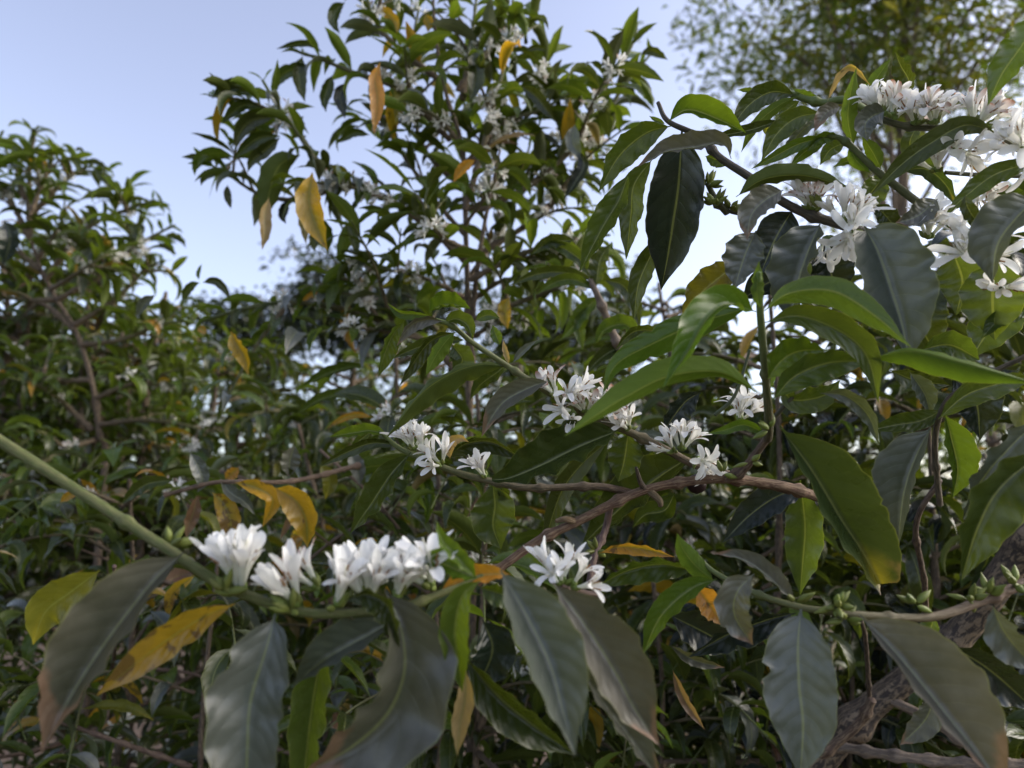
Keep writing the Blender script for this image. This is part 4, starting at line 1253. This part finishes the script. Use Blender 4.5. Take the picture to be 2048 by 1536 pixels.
branch("dark green twig and long arched leaf below the row of browned white flowers",
       [([(1655, 270, .50), (1690, 282, .50), (1740, 330, .50), (1790, 370, .50), (1850, 415, .50), (1900, 440, .51)], [5, 7, 8, 9], [(.09, .12, .035), (.06, .06, .035)], .15, .06)],
       [('u', .475, [(1997, 268), (1932, 250), (1862, 286), (1802, 330), (1738, 394)], 26, 24, dict(nseg=40, nu=8)), ('yu', .495, [(1762, 338), (1746, 306), (1724, 272)], 15, 17), ('yu', .50, [(1700, 290), (1712, 320), (1740, 345)], 14, 14), ('T', .51, [(1800, 342), (1852, 338), (1892, 370), (1914, 416)], 15, 19),
        ('O', .5, [(1928, 306), (1958, 334), (1992, 348)], 8, 10), ('u', .465, [(2075, 322), (1992, 348), (1932, 392), (1885, 436)], 22, 22), ('u', .52, [(1690, 285), (1660, 300), (1640, 330)], 16, 16), ('u', .53, [(1770, 350), (1730, 400), (1700, 430)], 30, 26),
        ('l', .52, [(1740, 332), (1700, 322), (1665, 335)], 10, 12), ('u', .55, [(1880, 340), (1840, 320), (1800, 300)], 20, 26), ('u', .5, [(1975, 430), (2000, 400), (2060, 390)], 20, 26), ('l', .5, [(1980, 425), (1995, 395), (2030, 370)], 14, 10)], seed=8)

branch("twig carrying the topmost row of large white flowers with browned petals",
       [([(1725, 222, .50), (1800, 250, .495), (1870, 256, .49), (1940, 254, .485), (2000, 278, .48), (2080, 312, .475)], [6, 7, 8], (.07, .075, .04), .3, .07), ([(1890, 345, .5), (1960, 350, .5), (2060, 352, .5)], [4, 5], (.06, .07, .035), .3, 0)],
       [('g', .485, [(1770, 222), (1745, 232), (1730, 250), (1735, 282)], 30, 26), ('l', .41, [(2090, 20), (2046, 88), (2004, 148), (1975, 212)], 34, 38), ('m', .52, [(1835, 250), (1820, 290), (1850, 330)], 18, 18)],
       [(1765, 235, .495, fan(5, -.3, 1, .3, .55, 81), WILT), (1785, 240, .49, fan(3, .2, 1, .2, .5, 87), WILT), (1830, 252, .49, fan(6, 0, 1, .35, .6, 82), ['wilt', 'half', 'star', 'half'], dict(buds=8)), (1868, 252, .485, fan(4, .3, 1, .35, .6, 83), ['wilt', 'half', 'star']),
        (1950, 254, .48, fan(6, .1, 1, .4, .6, 84), ['wilt', 'half', 'star'], dict(scale=1.0, buds=6)), (1965, 258, .48, fan(3, .6, .1, .5, .6, 88), ['star', 'half']), (1905, 300, .49, fan(4, 0, -.6, .7, .6, 85), ['star', 'half']), (1875, 345, .5, fan(5, -.5, .8, .4, .5, 86), ['half', 'cup', 'star']),
        (2045, 300, .465, fan(6, -.5, .4, .7, .7, 89), ['half', 'star', 'half'], dict(scale=1.05)), (1950, 360, .5, fan(3, -.1, -.6, .6, .6, 90), ['star', 'wilt'])], seed=9)

branch("green budding branch with a broad grey leaf hanging straight down",
       [([(1395, 1112, .42), (1430, 1145, .415), (1510, 1186, .40), (1590, 1212, .39), (1650, 1222, .385), (1720, 1230, .38), (1830, 1236, .385), (1890, 1228, .39), (1960, 1203, .40), (2080, 1155, .41)], [4, 6, 7, 8, 9, 10], [GREEN, GREEN, GREEN, (.11, .10, .045), (.12, .07, .055)], (.05, .5), .07)],
       [('g', .375, [(1602, 1218, .385), (1596, 1290), (1598, 1370), (1606, 1450), (1600, 1560, .36)], 74, 74, dict(wave=.03, nseg=44, nu=9, fat=.4)), ('b', .355, [(1718, 1230, .375), (1790, 1305), (1880, 1415), (1955, 1510), (2020, 1600, .33)], 112, 34, dict(wave=.02, nseg=44, nu=9)), ('b', .40, [(1592, 1206), (1532, 1150), (1482, 1118), (1422, 1106)], 8, 28),
        ('b', .385, [(1508, 1148), (1474, 1185), (1470, 1232), (1506, 1290)], 34, 38, dict(wave=.1)), ('k', .43, [(1590, 1226), (1532, 1240), (1452, 1270), (1376, 1314)], 40, 16), ('g', .375, [(1985, 1212), (2015, 1272), (2075, 1340)], 34, 44), ('k', .40, [(1900, 1290), (1980, 1340), (2070, 1420)], 40, 50),
        ('yu', .415, [(1428, 1162), (1392, 1132), (1366, 1098), (1354, 1066)], 22, 22), ('y', .405, [(1434, 1158), (1382, 1178), (1322, 1232), (1284, 1312)], 22, 30, dict(wave=.08)), ('u', .43, [(1390, 1142), (1322, 1128), (1252, 1142), (1190, 1176)], 36, 16),
        ('O', .44, [(1390, 1170), (1420, 1210), (1446, 1252)], 28, 26), ('k', .45, [(1340, 1230), (1400, 1260), (1475, 1300)], 40, 42), ('u', .44, [(1870, 1230), (1850, 1290), (1830, 1320)], 20, 24), ('b', .46, [(1340, 1290), (1390, 1320), (1450, 1335)], 10, 14),
        ('R', .5, [(1345, 1340), (1370, 1400), (1410, 1460)], 10, 12), ('b', .43, [(1870, 1390), (1850, 1440), (1800, 1490)], 30, 24)],
       buds=[(1672, 1212, .38, 9), (1690, 1240, .38, 7), (1830, 1210, .385, 5), (1940, 1200, .395, 6), (1975, 1190, .40, 8), (2030, 1170, .40, 8), (1590, 1205, .385, 4)], seed=10)

branch("small white flower spray on a short purple twig behind the drooping pair of grey leaves",
       [([(1190, 1190, .40), (1165, 1185, .395), (1135, 1178, .39), (1120, 1172, .385)], [6, 5], (.08, .05, .045), .5, .06)], [('m', .41, [(1190, 1185), (1150, 1200), (1100, 1190)], 20, 16)],
       [(1122, 1172, .385, fan(4, -.2, 1, .4, .5, 101), ['half', 'star', 'cup'], dict(scale=.88)), (1140, 1178, .385, fan(2, .8, .4, .4, .4, 102), ['star', 'half'], dict(scale=.88))], seed=11)

branch("leafy twig with a small glossy hanging leaf and broad dark leaves beside it",
       [([(1880, 1010, .50), (1870, 900, .49), (1880, 830, .48), (1920, 780, .47), (2075, 700, .45)], [6, 5], (.06, .05, .035), .6, .06)],
       [('g', .465, [(1862, 855), (1832, 915), (1808, 990), (1796, 1098)], 24, 70, dict(nseg=40, nu=8, wave=.02)), ('l', .47, [(1890, 828), (1903, 880), (1915, 940), (1905, 996)], 44, 20), ('g', .40, [(2085, 830), (2012, 902), (1962, 962), (1926, 1040)], 50, 26), ('m', .385, [(2090, 900), (2000, 975), (1955, 1055), (1922, 1160)], 66, 40),
        ('m', .485, [(1885, 820), (1840, 842), (1792, 850), (1735, 862)], 20, 24), ('u', .455, [(1876, 838), (1932, 790), (2002, 766), (2075, 750)], 24, 30), ('u', .52, [(1840, 700), (1900, 690), (1960, 720)], 30, 34), ('k', .53, [(1900, 740), (1950, 800), (1960, 880)], 50, 40),
        ('u', .5, [(2060, 620), (2000, 640), (1960, 680)], 18, 22), ('m', .54, [(1780, 740), (1830, 760), (1900, 770)], 22, 24), ('g', .5, [(1820, 745), (1850, 790), (1860, 830)], 24, 18)], seed=12)

branch("slender grey knotted twig with green leaves, below the dark hanging leaf",
       [([(1240, 700, .80), (1215, 640, .79), (1195, 590, .78), (1180, 560, .78)], [8, 6], (.15, .12, .10), .8, .04)],
       [('l', .78, [(1190, 580), (1150, 560), (1110, 565), (1070, 590)], 12, 14), ('m', .78, [(1192, 575), (1200, 520), (1220, 490)], 22, 18), ('l', .79, [(1200, 590), (1170, 620), (1140, 660), (1120, 680)], 16, 18), ('m', .79, [(1190, 560), (1130, 545), (1075, 548), (1020, 570)], 14, 14),
        ('m', .78, [(1205, 560), (1245, 570), (1270, 610), (1280, 660)], 16, 16), ('l', .74, [(1275, 680), (1250, 650), (1210, 660), (1190, 690)], 12, 22), ('u', .8, [(1185, 565), (1160, 520), (1110, 490), (1075, 500)], 14, 16), ('l', .79, [(1180, 610), (1160, 650), (1165, 700)], 14, 14),
        ('m', .8, [(1330, 720), (1270, 690), (1210, 710), (1160, 760)], 14, 20), ('m', .8, [(1150, 480), (1100, 485), (1060, 510)], 14, 16)], seed=13)

branch("brown twig hung with old yellow and brown leaves behind the green stem's first flower tuft",
       [([(330, 990, .80), (430, 965, .80), (520, 965, .80), (600, 960, .82), (720, 930, .86)], [4, 5], (.12, .08, .06), .9, .05), ([(520, 965, .8), (600, 1040, .84), (700, 1120, .9)], [4, 2], (.14, .10, .08), .9, .05), ([(640, 900, .9), (760, 1010, .9), (860, 1150, .92)], [3, 3], (.13, .09, .075), .9, .05),
        ([(900, 1150, .95), (930, 1040, .93), (1000, 930, .95)], [4, 3], (.13, .08, .06), .9, .05), ([(580, 1150, .95), (700, 1060, .93), (830, 1020, .95)], [3, 3], (.10, .07, .06), .9, .05)],
       [('Y', .78, [(548, 975), (590, 1000), (612, 1040), (615, 1095)], 28, 34), ('B', .80, [(425, 985), (450, 1010), (462, 1050), (455, 1095)], 22, 24), ('Y', .79, [(470, 965), (510, 975), (545, 1000), (525, 1055)], 18, 16), ('R', .80, [(395, 990), (388, 1020), (378, 1050), (372, 1078)], 15, 13),
        ('O', .82, [(478, 935), (465, 945), (450, 958)], 14, 12), ('B', .84, [(390, 1150), (345, 1190), (335, 1240)], 12, 14), ('Y', .9, [(760, 1080), (720, 1100), (700, 1130)], 16, 18), ('V', .85, [(640, 930), (660, 960), (650, 1000)], 16, 16),
        ('g', .8, [(440, 955), (460, 985), (490, 1005), (510, 1030)], 16, 12), ('g', .80, [(380, 905), (395, 930), (405, 960), (395, 985)], 16, 16), ('m', .8, [(350, 960), (290, 970), (240, 1010)], 14, 16), ('m', .84, [(560, 930), (585, 960), (600, 990)], 14, 14), ('O', .9, [(160, 985), (140, 990), (120, 1005)], 9, 9),
        ('b', .84, [(590, 890), (580, 920), (578, 955)], 22, 20), ('g', .86, [(700, 900), (715, 940), (720, 970)], 18, 16), ('R', .84, [(600, 1010), (580, 1040), (560, 1080)], 8, 8)], seed=31)

# the heavy sloping trunk in the lower right corner
branch("thick sloping brown trunk with rough scaly bark and dry side twigs",
       [([(1560, 1640, .78), (1700, 1455, .76), (1830, 1345, .74), (1930, 1255, .72), (2010, 1140, .70), (2110, 1020, .68)], [24, 25, 27, 29, 31], (.045, .035, .029), 1.0, .11),
        ([(1760, 1390, .75), (1880, 1450, .70), (2000, 1540, .66), (2060, 1600, .64)], [9, 12], (.15, .115, .09), 1.0, .08), ([(1660, 1490, .75), (1780, 1510, .7), (1900, 1525, .68), (2060, 1530, .66)], [9, 10], (.15, .12, .10), 1.0, .03),
        ([(1740, 1420, .70), (1735, 1330, .66), (1730, 1270, .62), (1722, 1240, .6)], [5, 4], (.035, .025, .022), .7, .08), ([(1640, 1510, .7), (1715, 1450, .69), (1745, 1400, .68)], [10, 8], (.08, .05, .035), .9, .05), ([(1850, 1330, .72), (1850, 1180, .62), (1832, 1050, .56), (1880, 960, .54)], [6, 5], (.06, .04, .034), .8, .06)],
       [], seed=14, name="coffee_tree", cat="tree", part="trunk")
